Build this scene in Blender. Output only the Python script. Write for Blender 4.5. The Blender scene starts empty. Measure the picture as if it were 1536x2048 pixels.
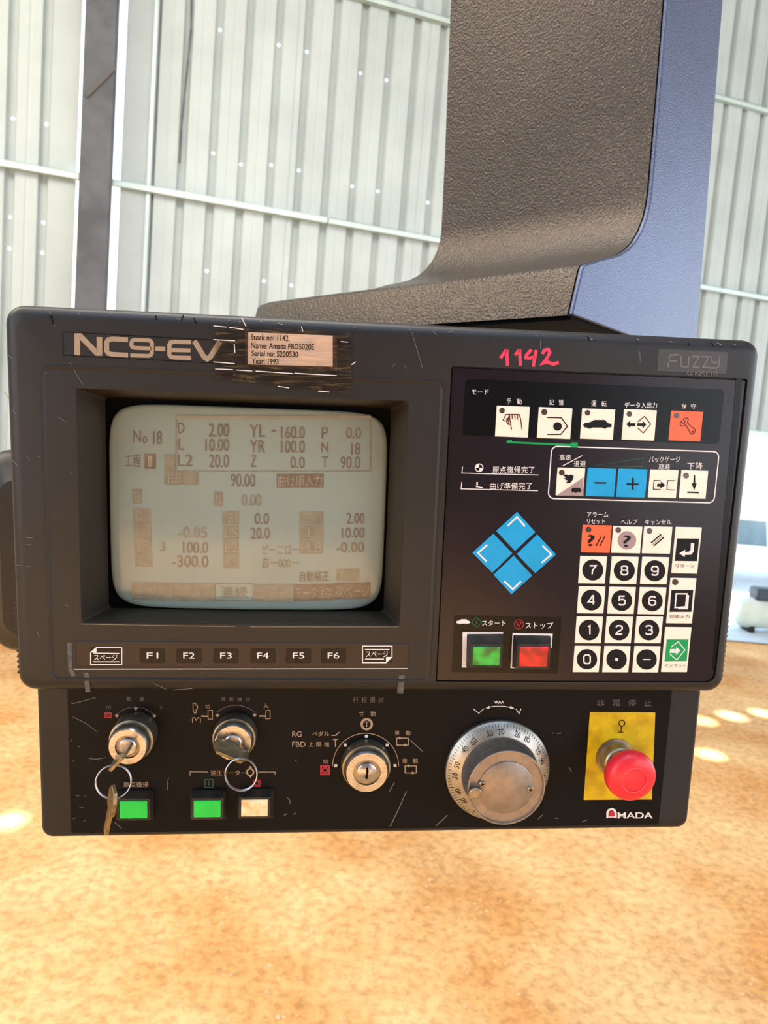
import bpy, bmesh, math, random
from mathutils import Vector, Matrix
random.seed(7)
C = bpy.context.scene.collection
sc = bpy.context.scene

# ------------------------------------------------------------------ camera
FPX = 1450.0                     # focal length in pixels of the 1536 x 2048 frame
CAMH = 1.56
G = Vector((-1175, 14546, 1450)).normalized()          # gravity seen from the camera (x right, y down, z forward)
FW = Vector((0, 0, 1)) - G * G.z; FW.normalize()
RT = G.cross(FW)
def W(p):  return Vector((RT.dot(p), FW.dot(p), -G.dot(p) + CAMH))
def Wd(d): return Vector((RT.dot(d), FW.dot(d), -G.dot(d)))
def ray(x, y): return Vector(((x - 768) / FPX, (y - 1024) / FPX, 1.0))
cam = bpy.data.cameras.new('camera'); co = bpy.data.objects.new('camera', cam); C.objects.link(co)
cam.sensor_fit = 'AUTO'; cam.sensor_width = 36; cam.lens = FPX / 2048 * 36
cam.clip_start = 0.02; cam.clip_end = 200
M = Matrix((Wd(Vector((1, 0, 0))), Wd(Vector((0, -1, 0))), Wd(Vector((0, 0, -1))))).transposed().to_4x4()
M.translation = (0, 0, CAMH); co.matrix_world = M
cam.dof.use_dof = True; cam.dof.focus_distance = 0.49; cam.dof.aperture_fstop = 14
sc.camera = co
# ------------------------------------------------------------------ light
def lin(c):
    return tuple(((v / 255) / 12.92 if v / 255 <= .04045 else ((v / 255 + .055) / 1.055) ** 2.4) for v in c)
w = bpy.data.worlds.new('sky'); sc.world = w; w.use_nodes = True
wn = w.node_tree; bg = wn.nodes['Background']
tc = wn.nodes.new('ShaderNodeTexCoord'); sp = wn.nodes.new('ShaderNodeSeparateXYZ'); cr = wn.nodes.new('ShaderNodeValToRGB')
wn.links.new(tc.outputs['Generated'], sp.inputs[0]); wn.links.new(sp.outputs['Z'], cr.inputs[0]); wn.links.new(cr.outputs[0], bg.inputs['Color'])
cr.color_ramp.elements[0].position = 0.0; cr.color_ramp.elements[0].color = (0.92, 0.96, 1.0, 1)
cr.color_ramp.elements[1].position = 0.7; cr.color_ramp.elements[1].color = (0.45, 0.68, 1.0, 1)
bg.inputs['Strength'].default_value = 3.2
sun = bpy.data.lights.new('sun', 'SUN'); so = bpy.data.objects.new('sun', sun); C.objects.link(so)
SUN = Vector((0.18, 0.20, 0.96)).normalized()
so.rotation_euler = SUN.to_track_quat('Z', 'Y').to_euler(); so.location = (3, 5, 9)
sun.energy = 14.0; sun.color = (1.0, .95, .86); sun.angle = math.radians(.6)
def area(name, loc, aim, size, sy, energy, col):
    l = bpy.data.lights.new(name, 'AREA'); l.shape = 'RECTANGLE'; l.size = size; l.size_y = sy; l.energy = energy; l.color = col
    o = bpy.data.objects.new(name, l); C.objects.link(o); o.location = loc
    o.rotation_euler = (Vector(loc) - Vector(aim)).to_track_quat('Z', 'Y').to_euler(); return o
area('overhead_fill', (-0.6, 1.2, 5.6), (-0.2, 2.6, 0.0), 3.0, 2.0, 180, (1.0, .95, .88))  # added fill light from overhead, no actual lamp
area('warm_fill_left', (-4.4, 1.2, 5.7), (-2.0, 2.0, 0.0), 2.4, 3.0, 230, (1.0, .86, .64))  # added warm fill, makes the golden band on the arm's fillet
sc.view_settings.view_transform = 'Standard'; sc.view_settings.look = 'None'
sc.view_settings.gamma = 1; sc.view_settings.use_curve_mapping = False
sc.view_settings.exposure = 0.24

# ------------------------------------------------------------------ materials
def mat(name, col, rough=.5, metal=0., var=0., vscale=20., bump=0., bscale=200., coat=0., spec=.35, col2=None, detail=4, emit=0.):
    m = bpy.data.materials.new(name); m.use_nodes = True; nt = m.node_tree; b = nt.nodes['Principled BSDF']
    c = lin(col) + (1,)
    b.inputs['Base Color'].default_value = c; b.inputs['Roughness'].default_value = rough; b.inputs['Metallic'].default_value = metal
    b.inputs['Coat Weight'].default_value = coat; b.inputs['Coat Roughness'].default_value = .08; b.inputs['Specular IOR Level'].default_value = spec
    t = nt.nodes.new('ShaderNodeTexCoord')
    n = nt.nodes.new('ShaderNodeTexNoise'); n.inputs['Scale'].default_value = vscale; n.inputs['Detail'].default_value = detail
    nt.links.new(t.outputs['Object'], n.inputs['Vector'])
    r = nt.nodes.new('ShaderNodeValToRGB')
    if col2: a, d = lin(col2) + (1,), c
    else: a, d = tuple(v * (1 - var) for v in c[:3]) + (1,), tuple(min(1, v * (1 + var)) for v in c[:3]) + (1,)
    r.color_ramp.elements[0].color = a; r.color_ramp.elements[1].color = d
    r.color_ramp.elements[0].position = .35; r.color_ramp.elements[1].position = .65
    nt.links.new(n.outputs['Fac'], r.inputs[0]); nt.links.new(r.outputs[0], b.inputs['Base Color'])
    if bump:
        n2 = nt.nodes.new('ShaderNodeTexNoise'); n2.inputs['Scale'].default_value = bscale; n2.inputs['Detail'].default_value = 2
        nt.links.new(t.outputs['Object'], n2.inputs['Vector'])
        bp = nt.nodes.new('ShaderNodeBump'); bp.inputs['Strength'].default_value = bump; bp.inputs['Distance'].default_value = .001
        nt.links.new(n2.outputs['Fac'], bp.inputs['Height']); nt.links.new(bp.outputs[0], b.inputs['Normal'])
    if emit:
        b.inputs['Emission Color'].default_value = c; b.inputs['Emission Strength'].default_value = emit
    return m
HOUSE = mat('grey_plastic', (34, 31, 30), .42, 0, .12, 9, .06, 900)
HOUSE2 = mat('grey_plastic_recess', (44, 37, 28), .4, 0, .1, 9, .05, 900)
RIM = mat('worn_edge', (116, 104, 84), .5, 0, .3, 60)
BOXM = mat('charcoal_plastic', (28, 27, 29), .45, 0, .15, 12, .05, 900)
BLACK = mat('black_panel', (12, 12, 14), .42, 0, .2, 15, spec=.12)
DEEP = mat('black_rubber', (8, 8, 9), .7, spec=.05)
MEMB = mat('membrane_plum', (29, 21, 27), .22, 0, .12, 14, spec=.28)
MEMB2 = mat('membrane_black', (8, 8, 11), .24, 0, .1, 10, spec=.2)
CREAM = mat('key_cream', (243, 224, 206), .35, 0, .03, 60)
ORANGE = mat('key_orange', (238, 98, 58), .35, 0, .04, 60)
BLUE = mat('key_blue', (0, 150, 205), .35, 0, .05, 60)
GREENK = mat('key_green', (0, 146, 80), .35, 0, .04, 60)
INK = mat('print_black', (14, 13, 18), .45, spec=.2)
INKB = mat('print_brown', (88, 34, 26), .4)
WHITE = mat('print_white', (226, 216, 212), .45)
DIMW = mat('print_worn', (92, 84, 80), .5, 0, .4, 300)
TAN = mat('print_tan', (160, 138, 116), .4, .2, .06, 90)
FUZ = mat('print_grey', (98, 94, 90), .4)
REDP = mat('print_red', (176, 34, 52), .45)
GRNP = mat('print_green', (22, 92, 62), .45)
PINK = mat('marker_red', (236, 58, 88), .35)
GREYD = mat('print_mauve', (158, 134, 134), .4)
LED = mat('led_window', (66, 50, 46), .25, 0, .1, 300, coat=.4)
CRT = mat('crt_glass', (134, 141, 130), .14, 0, .05, 12, coat=.2)
BURN = mat('burn_in', (128, 119, 100), .2, 0, .12, 160, coat=.2)
BURN2 = mat('burn_in_dark', (114, 97, 80), .2, 0, .14, 140, coat=.2)
CRTLT = mat('burn_in_light', (142, 134, 116), .2, 0, .08, 140, coat=.2)
PAPER = mat('paper', (255, 236, 226), .6, 0, .02, 40)
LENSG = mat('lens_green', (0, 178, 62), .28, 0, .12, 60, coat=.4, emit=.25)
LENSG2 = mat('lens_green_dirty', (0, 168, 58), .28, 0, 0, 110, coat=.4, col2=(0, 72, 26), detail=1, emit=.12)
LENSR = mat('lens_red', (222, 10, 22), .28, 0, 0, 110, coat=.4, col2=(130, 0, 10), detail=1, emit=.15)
LENSW = mat('lens_white', (250, 224, 180), .4, 0, 0, 160, col2=(226, 178, 116), coat=.2)
DUSTY = mat('button_frame', (44, 38, 30), .55, 0, .4, 120)
CHROME = mat('chrome', (178, 176, 182), .28, 1, .12, 120, .1, 600)
WORNM = mat('worn_metal', (150, 138, 118), .34, .9, .25, 150, .15, 900)
DIALM = mat('dial_aluminium', (176, 168, 156), .36, .85, .1, 200)
KNOBM = mat('knob_steel', (150, 136, 124), .42, .75, .12, 160, .1, 900)
KEYM = mat('key_brass', (148, 128, 92), .38, .85, .3, 220, .3, 700)
YELLOW = mat('warning_yellow', (222, 184, 14), .42, 0, 0, 70, col2=(184, 146, 10))
REDB = mat('mushroom_red', (222, 40, 52), .38, 0, .06, 60, coat=.15)
ARMM = mat('hammered_paint', (74, 66, 60), .30, .6, .12, 6, 1.0, 460)
ARMS = mat('sky_tinted_paint', (90, 98, 122), .32, .5, .06, 9, .6, 700)  # arm side: sky reflection painted in as a blue base colour
SHEET = mat('galvanised_sheet', (178, 188, 187), .6, .03, .06, 2.2)
STEEL = mat('column_steel', (84, 86, 90), .6, .2, .22, 5)
PURL = mat('purlin_steel', (196, 214, 210), .45, .2, .05, 8)
ROOFM = mat('roof_sheet', (112, 112, 114), .6, .1)
TRUCKW = mat('white_enamel', (235, 238, 240), .3, 0, .03, 3, coat=.3)
GLASSD = mat('dark_glass', (96, 118, 130), .1, 0, .2, 3, coat=.5)
TYRE = mat('tyre_rubber', (30, 30, 32), .8)
SCR = mat('scratch', (104, 100, 96), .5)
GLUE = mat('glue_grey', (84, 80, 76), .6, 0, .3, 300)
def tape_mat():
    m = bpy.data.materials.new('clear_tape'); m.use_nodes = True; nt = m.node_tree; nt.nodes.clear()
    o = nt.nodes.new('ShaderNodeOutputMaterial'); mx = nt.nodes.new('ShaderNodeMixShader'); tr = nt.nodes.new('ShaderNodeBsdfTransparent')
    gl = nt.nodes.new('ShaderNodeBsdfGlossy'); gl.inputs['Roughness'].default_value = .12; fr = nt.nodes.new('ShaderNodeFresnel')
    tr.inputs['Color'].default_value = (.95, .94, .93, 1)
    tcd = nt.nodes.new('ShaderNodeTexCoord'); mp = nt.nodes.new('ShaderNodeMapping'); mp.inputs['Scale'].default_value = (60, 420, 60)
    n = nt.nodes.new('ShaderNodeTexNoise'); n.inputs['Scale'].default_value = 1; n.inputs['Detail'].default_value = 3
    bp = nt.nodes.new('ShaderNodeBump'); bp.inputs['Strength'].default_value = .5; bp.inputs['Distance'].default_value = .002
    L = nt.links.new; L(tcd.outputs['Object'], mp.inputs[0]); L(mp.outputs[0], n.inputs['Vector']); L(n.outputs['Fac'], bp.inputs['Height'])
    L(bp.outputs[0], gl.inputs['Normal']); L(bp.outputs[0], fr.inputs['Normal'])
    L(fr.outputs[0], mx.inputs[0]); L(tr.outputs[0], mx.inputs[1]); L(gl.outputs[0], mx.inputs[2]); L(mx.outputs[0], o.inputs[0])
    return m
TAPE = tape_mat()
def dirt_mat():
    m = bpy.data.materials.new('orange_dirt'); m.use_nodes = True; nt = m.node_tree; b = nt.nodes['Principled BSDF']; L = nt.links.new
    t = nt.nodes.new('ShaderNodeTexCoord'); b.inputs['Roughness'].default_value = .85; b.inputs['Specular IOR Level'].default_value = .2
    n1 = nt.nodes.new('ShaderNodeTexNoise'); n1.inputs['Scale'].default_value = 1.6; n1.inputs['Detail'].default_value = 5; n1.inputs['Roughness'].default_value = .6
    n2 = nt.nodes.new('ShaderNodeTexNoise'); n2.inputs['Scale'].default_value = 30; n2.inputs['Detail'].default_value = 8; n2.inputs['Roughness'].default_value = .65
    n3 = nt.nodes.new('ShaderNodeTexNoise'); n3.inputs['Scale'].default_value = .55; n3.inputs['Detail'].default_value = 2
    for n in (n1, n2, n3): L(t.outputs['Object'], n.inputs['Vector'])
    r1 = nt.nodes.new('ShaderNodeValToRGB'); r2 = nt.nodes.new('ShaderNodeValToRGB'); r3 = nt.nodes.new('ShaderNodeValToRGB')
    r1.color_ramp.elements[0].color = lin((226, 164, 98)) + (1,); r1.color_ramp.elements[1].color = lin((250, 206, 146)) + (1,)
    r1.color_ramp.elements[0].position = .38; r1.color_ramp.elements[1].position = .62
    r2.color_ramp.elements[0].color = (.72, .66, .60, 1); r2.color_ramp.elements[1].color = (1.0, 1.0, 1.0, 1)
    r2.color_ramp.elements[0].position = .36; r2.color_ramp.elements[1].position = .56
    r3.color_ramp.elements[0].color = (1, 1, 1, 1); r3.color_ramp.elements[1].color = (.80, .80, .82, 1)
    r3.color_ramp.elements[0].position = .5; r3.color_ramp.elements[1].position = .68
    L(n1.outputs['Fac'], r1.inputs[0]); L(n2.outputs['Fac'], r2.inputs[0]); L(n3.outputs['Fac'], r3.inputs[0])
    def mul(a, bb):
        x = nt.nodes.new('ShaderNodeMix'); x.data_type = 'RGBA'; x.blend_type = 'MULTIPLY'; x.inputs[0].default_value = 1
        L(a, x.inputs[6]); L(bb, x.inputs[7]); return x.outputs[2]
    L(mul(mul(r1.outputs[0], r2.outputs[0]), r3.outputs[0]), b.inputs['Base Color'])
    bp = nt.nodes.new('ShaderNodeBump'); bp.inputs['Strength'].default_value = .7; bp.inputs['Distance'].default_value = .02
    L(n2.outputs['Fac'], bp.inputs['Height']); L(bp.outputs[0], b.inputs['Normal'])
    return m
DIRT = dirt_mat()
STONE = mat('pebble', (214, 178, 134), .8, 0, .2, 30)

# ------------------------------------------------------------------ mesh helpers
def link(name, me, m, parent=None, label=None):
    o = bpy.data.objects.new(name, me); C.objects.link(o)
    if m: 
        if isinstance(m, (list, tuple)):
            for q in m: me.materials.append(q)
        else: me.materials.append(m)
    if parent is not None: o.parent = parent
    if label: o['label'] = label
    return o
def obj(name, bm, m, parent=None, label=None, smooth=35, recalc=True, bevel=0, bseg=2):
    if recalc: bmesh.ops.recalc_face_normals(bm, faces=bm.faces)
    me = bpy.data.meshes.new(name); bm.to_mesh(me); bm.free()
    if smooth:
        for p in me.polygons: p.use_smooth = True
        me.set_sharp_from_angle(angle=math.radians(smooth))
    o = link(name, me, m, parent, label)
    if bevel:
        b = o.modifiers.new('bevel', 'BEVEL'); b.width = bevel; b.segments = bseg; b.limit_method = 'ANGLE'; b.angle_limit = math.radians(40)
    return o
def thing(name, label, cat, mw=None, group=None):
    o = bpy.data.objects.new(name, None); C.objects.link(o); o.empty_display_size = .05
    if mw is not None: o.matrix_world = mw
    o['label'] = label; o['category'] = cat
    if group: o['group'] = group
    return o
def struct(o): o['kind'] = 'structure'; return o
def rrect(x0, y0, x1, y1, r, seg=5):
    pts = []
    for cx, cy, a0 in ((x1 - r, y1 - r, 0), (x0 + r, y1 - r, 90), (x0 + r, y0 + r, 180), (x1 - r, y0 + r, 270)):
        for i in range(seg + 1):
            a = math.radians(a0 + 90 * i / seg); pts.append((cx + r * math.cos(a), cy + r * math.sin(a)))
    return pts
def loft(bm, loops, cap0=True, cap1=True):
    vs = [[bm.verts.new(p) for p in l] for l in loops]
    n = len(vs[0])
    for a, b in zip(vs, vs[1:]):
        for i in range(n):
            try: bm.faces.new((a[i], a[(i + 1) % n], b[(i + 1) % n], b[i]))
            except ValueError: pass
    if cap0: bm.faces.new(vs[0][::-1])
    if cap1: bm.faces.new(vs[-1])
    return vs
def lathe(bm, prof, seg=48, c=(0, 0), ripple=None):
    loops = []
    for r, z in prof: loops.append([(c[0] + r * math.cos(2 * math.pi * i / seg), c[1] + r * math.sin(2 * math.pi * i / seg), z) for i in range(seg)])
    return loft(bm, loops)
def bx(bm, a, b, mw=None):
    v = [Vector((x, y, z)) for x in (a[0], b[0]) for y in (a[1], b[1]) for z in (a[2], b[2])]
    if mw is not None: v = [mw @ p for p in v]
    v = [bm.verts.new(p) for p in v]
    for f in ((0, 1, 3, 2), (4, 6, 7, 5), (0, 4, 5, 1), (2, 3, 7, 6), (0, 2, 6, 4), (1, 5, 7, 3)): bm.faces.new([v[i] for i in f])

# ------------------------------------------------------------------ panel frame (x right, y up, z to the camera)
UX = Vector((16000, 396, FPX)).normalized()
UY = Vector((-380, 9876, FPX)); UY = (UY - UX * UX.dot(UY)).normalized()
NN = -UX.cross(UY)
Z0 = 0.47300172
O = ray(766, 1010) * Z0
def L(x, y, z=0.):
    r = ray(x, y); t = (O + NN * z).dot(NN) / r.dot(NN); p = r * t - O
    return Vector((p.dot(UX), -p.dot(UY)))
def L3(x, y, z=0.): q = L(x, y, z); return Vector((q.x, q.y, z))
PM = Matrix((Wd(UX), Wd(-UY), Wd(NN))).transposed().to_4x4(); PM.translation = W(O)
# crop-to-frame conversions used while measuring the photograph
def cv(ox, oy, s): return lambda x, y: (ox + x / s, oy + y / s)
c1 = cv(0, 580, 2.954); c2 = cv(420, 600, 2.844); c3 = cv(880, 660, 2.3415); c4 = cv(880, 880, 2.56); c5 = cv(0, 1180, 2.743)
c6 = cv(360, 1360, 2.844); c7 = cv(860, 1360, 2.56); c8 = cv(200, 780, 2.477); z6 = cv(1100, 1000, 4.267); z7 = cv(880, 1180, 5.486)
c9 = cv(150, 1390, 3.746); m1 = cv(920, 800, 5.486); m2 = cv(1190, 800, 6.4); ident = lambda x, y: (x, y)

FLATZ = lambda z: (lambda x, y: z)
def poly(pts, z, m, parent, name, fr=ident, label=None, th=.00015, off=(0, 0, 0)):
    bm = bmesh.new(); P = [L(*fr(*p), z) for p in pts]
    a = [bm.verts.new((p.x, p.y, z)) for p in P]; b = [bm.verts.new((p.x, p.y, z + th)) for p in P]
    bm.faces.new(b); n = len(P)
    for i in range(n): bm.faces.new((a[i], a[(i + 1) % n], b[(i + 1) % n], b[i]))
    return obj(name, bm, m, parent, label, smooth=0)
def ribbon(bm, P, w, zf, closed=False, th=.00012):
    """flat stroke through panel points P of width w (metres), mitred"""
    P = [Vector(p) for p in P]; n = len(P); Lf = []; Rt = []
    for i in range(n):
        if closed: d0 = (P[i] - P[i - 1]).normalized(); d1 = (P[(i + 1) % n] - P[i]).normalized()
        else:
            d0 = (P[i] - P[i - 1]).normalized() if i > 0 else (P[1] - P[0]).normalized()
            d1 = (P[i + 1] - P[i]).normalized() if i < n - 1 else d0
        t = (d0 + d1); t = t.normalized() if t.length > 1e-6 else d0
        nn = Vector((-t.y, t.x)); k = max(.45, nn.dot(Vector((-d0.y, d0.x))))
        Lf.append(P[i] + nn * (w / 2 / k)); Rt.append(P[i] - nn * (w / 2 / k))
    v = [(bm.verts.new((a.x, a.y, zf(a.x, a.y) + th)), bm.verts.new((b.x, b.y, zf(b.x, b.y) + th))) for a, b in zip(Lf, Rt)]
    for i in range(n if closed else n - 1):
        a, b = v[i], v[(i + 1) % n]; bm.faces.new((a[0], a[1], b[1], b[0]))
def strokes(lines, wpx, z, m, parent, name, fr=ident, label=None, th=.00018):
    """lines: list of point lists in photo/crop pixels; a list starting with 'c' is closed"""
    if len(lines) > 1 and name in ('printed_symbol', 'symbol', 'tape_crease', 'printed_line', 'printed_arc', 'marker_number'):
        for l_ in lines: o = strokes([l_], wpx, z, m, parent, name, fr, label, th)
        return o
    bm = bmesh.new(); q = L(*fr(0, 0), z)
    for ln in lines:
        cl = ln[0] == 'c'
        if cl: ln = ln[1:]
        P = [L(*fr(*p), z) for p in ln]
        p0 = fr(*ln[0]); sc_ = (L(p0[0] + 1, p0[1], z) - L(p0[0], p0[1], z)).length
        ribbon(bm, P, wpx * sc_, FLATZ(z), cl, th)
    return obj(name, bm, m, parent, label, smooth=0, recalc=False)
def arc(cx, cy, r, a0, a1, n=14, ry=None):
    return [(cx + r * math.cos(math.radians(a0 + (a1 - a0) * i / n)), cy - (ry or r) * math.sin(math.radians(a0 + (a1 - a0) * i / n))) for i in range(n + 1)]
def circ(cx, cy, r, n=24, ry=None): return [(cx + r * math.cos(2 * math.pi * i / n), cy - (ry or r) * math.sin(2 * math.pi * i / n)) for i in range(n)]
_ctr = {}
def text_mesh(s, bold=0.):
    k = (s, bold)
    if k not in _ctr:
        cu = bpy.data.curves.new('t', 'FONT'); cu.body = s; cu.offset = bold; cu.resolution_u = 4; cu.fill_mode = 'FRONT'
        o = bpy.data.objects.new('t', cu); C.objects.link(o)
        dg = bpy.context.evaluated_depsgraph_get(); me = bpy.data.meshes.new_from_object(o.evaluated_get(dg))
        vs = [v.co.copy() for v in me.vertices]; fs = [tuple(p.vertices) for p in me.polygons]
        bpy.data.objects.remove(o); bpy.data.curves.remove(cu); bpy.data.meshes.remove(me)
        _ctr[k] = (vs, fs)
    return _ctr[k]
def text(items, z, m, parent, name, fr=ident, label=None, zf=None, th=.00018, bold=.012, rot=0, clip=None):
    if len(items) > 1:
        for it in items: text([it], z, m, parent, name, fr, label, zf, th, bold, rot, clip)
        return
    bold = bold if bold in (.012001, .014) or rot else 0
    """items: (string, x0, y0, x1, y1) boxes that the glyphs fill"""
    bm = bmesh.new(); zf = zf or FLATZ(z)
    for s, x0, y0, x1, y1 in items:
        vs, fs = text_mesh(s, bold)
        if not vs: continue
        ax, bx_ = min(v.x for v in vs), max(v.x for v in vs); ay, by = min(v.y for v in vs), max(v.y for v in vs)
        nv = []
        for v in vs:
            u = (v.x - ax) / (bx_ - ax); t = 1 - (v.y - ay) / (by - ay) if by > ay else .5
            x = x0 + (x1 - x0) * u; y = y0 + (y1 - y0) * t
            if rot:
                cx, cy = (x0 + x1) / 2, (y0 + y1) / 2; c_, s_ = math.cos(rot), math.sin(rot)
                x, y = cx + (x - cx) * c_ - (y - cy) * s_, cy + (x - cx) * s_ + (y - cy) * c_
            p = L(*fr(x, y), z); nv.append(bm.verts.new((p.x, p.y, zf(p.x, p.y) + th)))
        for f in fs:
            try: bm.faces.new([nv[i] for i in f])
            except ValueError: pass
    if clip is not None:
        bmesh.ops.bisect_plane(bm, geom=bm.verts[:] + bm.edges[:] + bm.faces[:], plane_co=(0, clip, 0), plane_no=(0, -1, 0), clear_outer=True)
    o = obj(name, bm, m, parent, label, smooth=0, recalc=False)
    for p in o.data.polygons: pass
    return o
def slab(bm, cx, cy, w, h, z0, z1, r=.0006, seg=3, taper=.0004):
    a = rrect(cx - w / 2, cy - h / 2, cx + w / 2, cy + h / 2, r, seg); b = rrect(cx - w / 2 + taper, cy - h / 2 + taper, cx + w / 2 - taper, cy + h / 2 - taper, r, seg)
    loft(bm, [[(x, y, z0) for x, y in a], [(x, y, z1 - taper) for x, y in a], [(x, y, z1) for x, y in b]])
def pxbox(x0, y0, x1, y1, z, fr=ident):
    """axis-aligned panel rectangle whose centre and mean size follow a pixel quad's centre"""
    cx, cy = (x0 + x1) / 2, (y0 + y1) / 2
    l, r = L(*fr(x0, cy), z), L(*fr(x1, cy), z); t, b = L(*fr(cx, y0), z), L(*fr(cx, y1), z)
    c = L(*fr(cx, cy), z)
    return c.x, c.y, (r - l).length, (t - b).length

# ================================================================== THE SETTING
WA = Vector((4342, 236, 1450)); WA = (WA - G * WA.dot(G)).normalized()      # along the wall
WN = WA.cross(G)
if WN.z > 0: WN = -WN                                                       # wall normal, to the camera
WP = ray(1160, 500) * 6.5; WP = WP - G * (WP.dot(G) - CAMH)                 # foot of the wall below that point
def wallc(x, y):
    r = ray(x, y); t = WP.dot(WN) / r.dot(WN); p = r * t - WP
    return p.dot(WA), -p.dot(G)
XA, XN, X0 = Wd(WA), Wd(WN), W(WP)
def wp(s, h, d=0.): return X0 + XA * s + XN * d + Vector((0, 0, h))
WMAT = Matrix((XA, Vector((0, 0, 1)), XN)).transposed().to_4x4(); WMAT.translation = X0
TOP = 6.3
# floor
bm = bmesh.new(); v = [bm.verts.new(p) for p in ((-9, -6, 0), (12, -6, 0), (12, 16, 0), (-9, 16, 0))]; bm.faces.new(v)
floor = struct(obj('floor', bm, DIRT, None, 'orange compacted dirt floor', smooth=0))
# pebbles lying on the dirt: uncounted
bm = bmesh.new()
for i in range(4200):
    y = 0.9 + 3.6 * random.random() ** 1.5; x = random.uniform(-1.0, 1.0) * (0.8 + y * .62); r = random.uniform(.0015, .006) * (1.6 if random.random() < .06 else 1)
    mw = Matrix.Translation((x, y, r * .25)) @ Matrix.Rotation(random.random() * 6, 4, 'Z') @ Matrix.Diagonal((r * random.uniform(.8, 1.6), r, r * .7, 1))
    bmesh.ops.create_icosphere(bm, subdivisions=1, radius=1, matrix=mw)
peb = obj('gravel', bm, STONE, None, 'small pale pebbles scattered over the orange dirt floor', smooth=0, recalc=False); peb['kind'] = 'stuff'; peb['category'] = 'gravel'

# corrugated back wall: sheets with ribs, real nail holes, gap at the column, doorway at right
PITCH = .2205
hole_px = [(30,233),(99,245),(18,431),(30,433),(88,442),(22,495),(90,504),(288,107),(277,357),(446,55),(430,303),(416,540),(562,85),(618,98),(547,327),(601,337),(532,560),(587,569),
           (725,141),(708,369),(760,379),(228,606),(247,608),(267,606),(777,155),(859,402),(1448,130),(1520,157),(1426,323),(1497,343),(1530,353),(1404,512),(1475,528),(1507,535),(470,322)]
g0, g1 = wallc(155, 300)[0], wallc(243, 300)[0]
d_open = wallc(1330, 900)[0]; HEAD = wallc(1500, 862)[1]
wall = thing('wall_back', 'pale corrugated metal sheet wall of the shed', 'wall', WMAT); del wall['category']; struct(wall)
ribs = []
s = wallc(365, 300)[0]
k0 = int((g1 - s) / PITCH) ; 
right_ribs = [s + PITCH * k for k in range(int(math.ceil((g1 + .06 - s) / PITCH)), 60) if s + PITCH * k < 9.5]
sl = wallc(88, 300)[0]
left_ribs = [sl + PITCH * .97 * k for k in range(-24, 1)]
holes = {}
allr = left_ribs + right_ribs
for p in hole_px:
    a, h = wallc(*p); i = min(range(len(allr)), key=lambda j: abs(allr[j] - a)); holes.setdefault(i, []).append((h, max(-.012, min(.012, a - allr[i]))))
RW, RH = .034, .045
def strip(bm, s0, d0, s1, d1, h0, h1):
    v = [bm.verts.new(p) for p in ((s0, h0, d0), (s1, h0, d1), (s1, h1, d1), (s0, h1, d0))]; bm.faces.new(v)
def crest(bm, sc_, d, w_, h0, h1, hs):
    hs = sorted(hs); cur = h0
    for h, off in hs:
        if h - .04 < cur or h + .04 > h1: continue
        strip(bm, sc_ - w_, d, sc_ + w_, d, cur, h - .03)
        q = [bm.verts.new(p) for p in [(sc_ - w_, h - .03, d), (sc_, h - .03, d), (sc_ + w_, h - .03, d), (sc_ + w_, h, d), (sc_ + w_, h + .03, d), (sc_, h + .03, d), (sc_ - w_, h + .03, d), (sc_ - w_, h, d)]]
        r = .011; o_ = [bm.verts.new((sc_ + off * .4 + r * math.cos(math.radians(a)), h + r * math.sin(math.radians(a)), d)) for a in (225, 270, 315, 0, 45, 90, 135, 180)]
        for i in range(8): bm.faces.new((q[i], q[(i + 1) % 8], o_[(i + 1) % 8], o_[i]))
        cur = h + .03
    strip(bm, sc_ - w_, d, sc_ + w_, d, cur, h1)
def sheet(rb, idx0, e0, e1, depth):
    bm = bmesh.new(); cur = e0
    def base(sx): return HEAD if sx > d_open else 0.0
    for k, r_ in enumerate(rb):
        h0 = base(r_)
        a, b = r_ - RW, r_ + RW
        # pan with a shallow stiffening crease
        mid = (cur + a) / 2
        if a > cur: strip(bm, cur, depth, mid - .012, depth, h0, TOP); strip(bm, mid - .012, depth, mid, depth - .004, h0, TOP); strip(bm, mid, depth - .004, mid + .012, depth, h0, TOP); strip(bm, mid + .012, depth, a, depth, h0, TOP)
        strip(bm, a, depth, r_ - .019, depth - RH, h0, TOP); crest(bm, r_, depth - RH, .019, h0, TOP, holes.get(idx0 + k, [])); strip(bm, r_ + .019, depth - RH, b, depth, h0, TOP)
        cur = b
    if e1 > cur: strip(bm, cur, depth, e1, depth, base(cur), TOP)
    bmesh.ops.remove_doubles(bm, verts=bm.verts, dist=.0004)
    return obj('wall_sheet', bm, SHEET, wall, smooth=0, recalc=False)
i = 0
while i < len(left_ribs):
    rb = left_ribs[i:i + 5]; e1 = g0 if i + 5 >= len(left_ribs) else rb[-1] + PITCH * .6
    sheet(rb, i, rb[0] - PITCH * .5, e1, 0.0 if (i // 5) % 2 == 0 else -.004); i += 5
i = 0
brk = wallc(300, 300)[0]
j = [k for k, r_ in enumerate(right_ribs) if r_ < brk]; nb = len(j)
sheet(right_ribs[:nb], len(left_ribs), g1, brk + .02, .006); i = nb; q = 0
while i < len(right_ribs):
    rb = right_ribs[i:i + 5]; q += 1
    sheet(rb, len(left_ribs) + i, rb[0] - PITCH * .5, rb[-1] + PITCH * .62, 0.0 if q % 2 else -.004); i += 5
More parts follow.
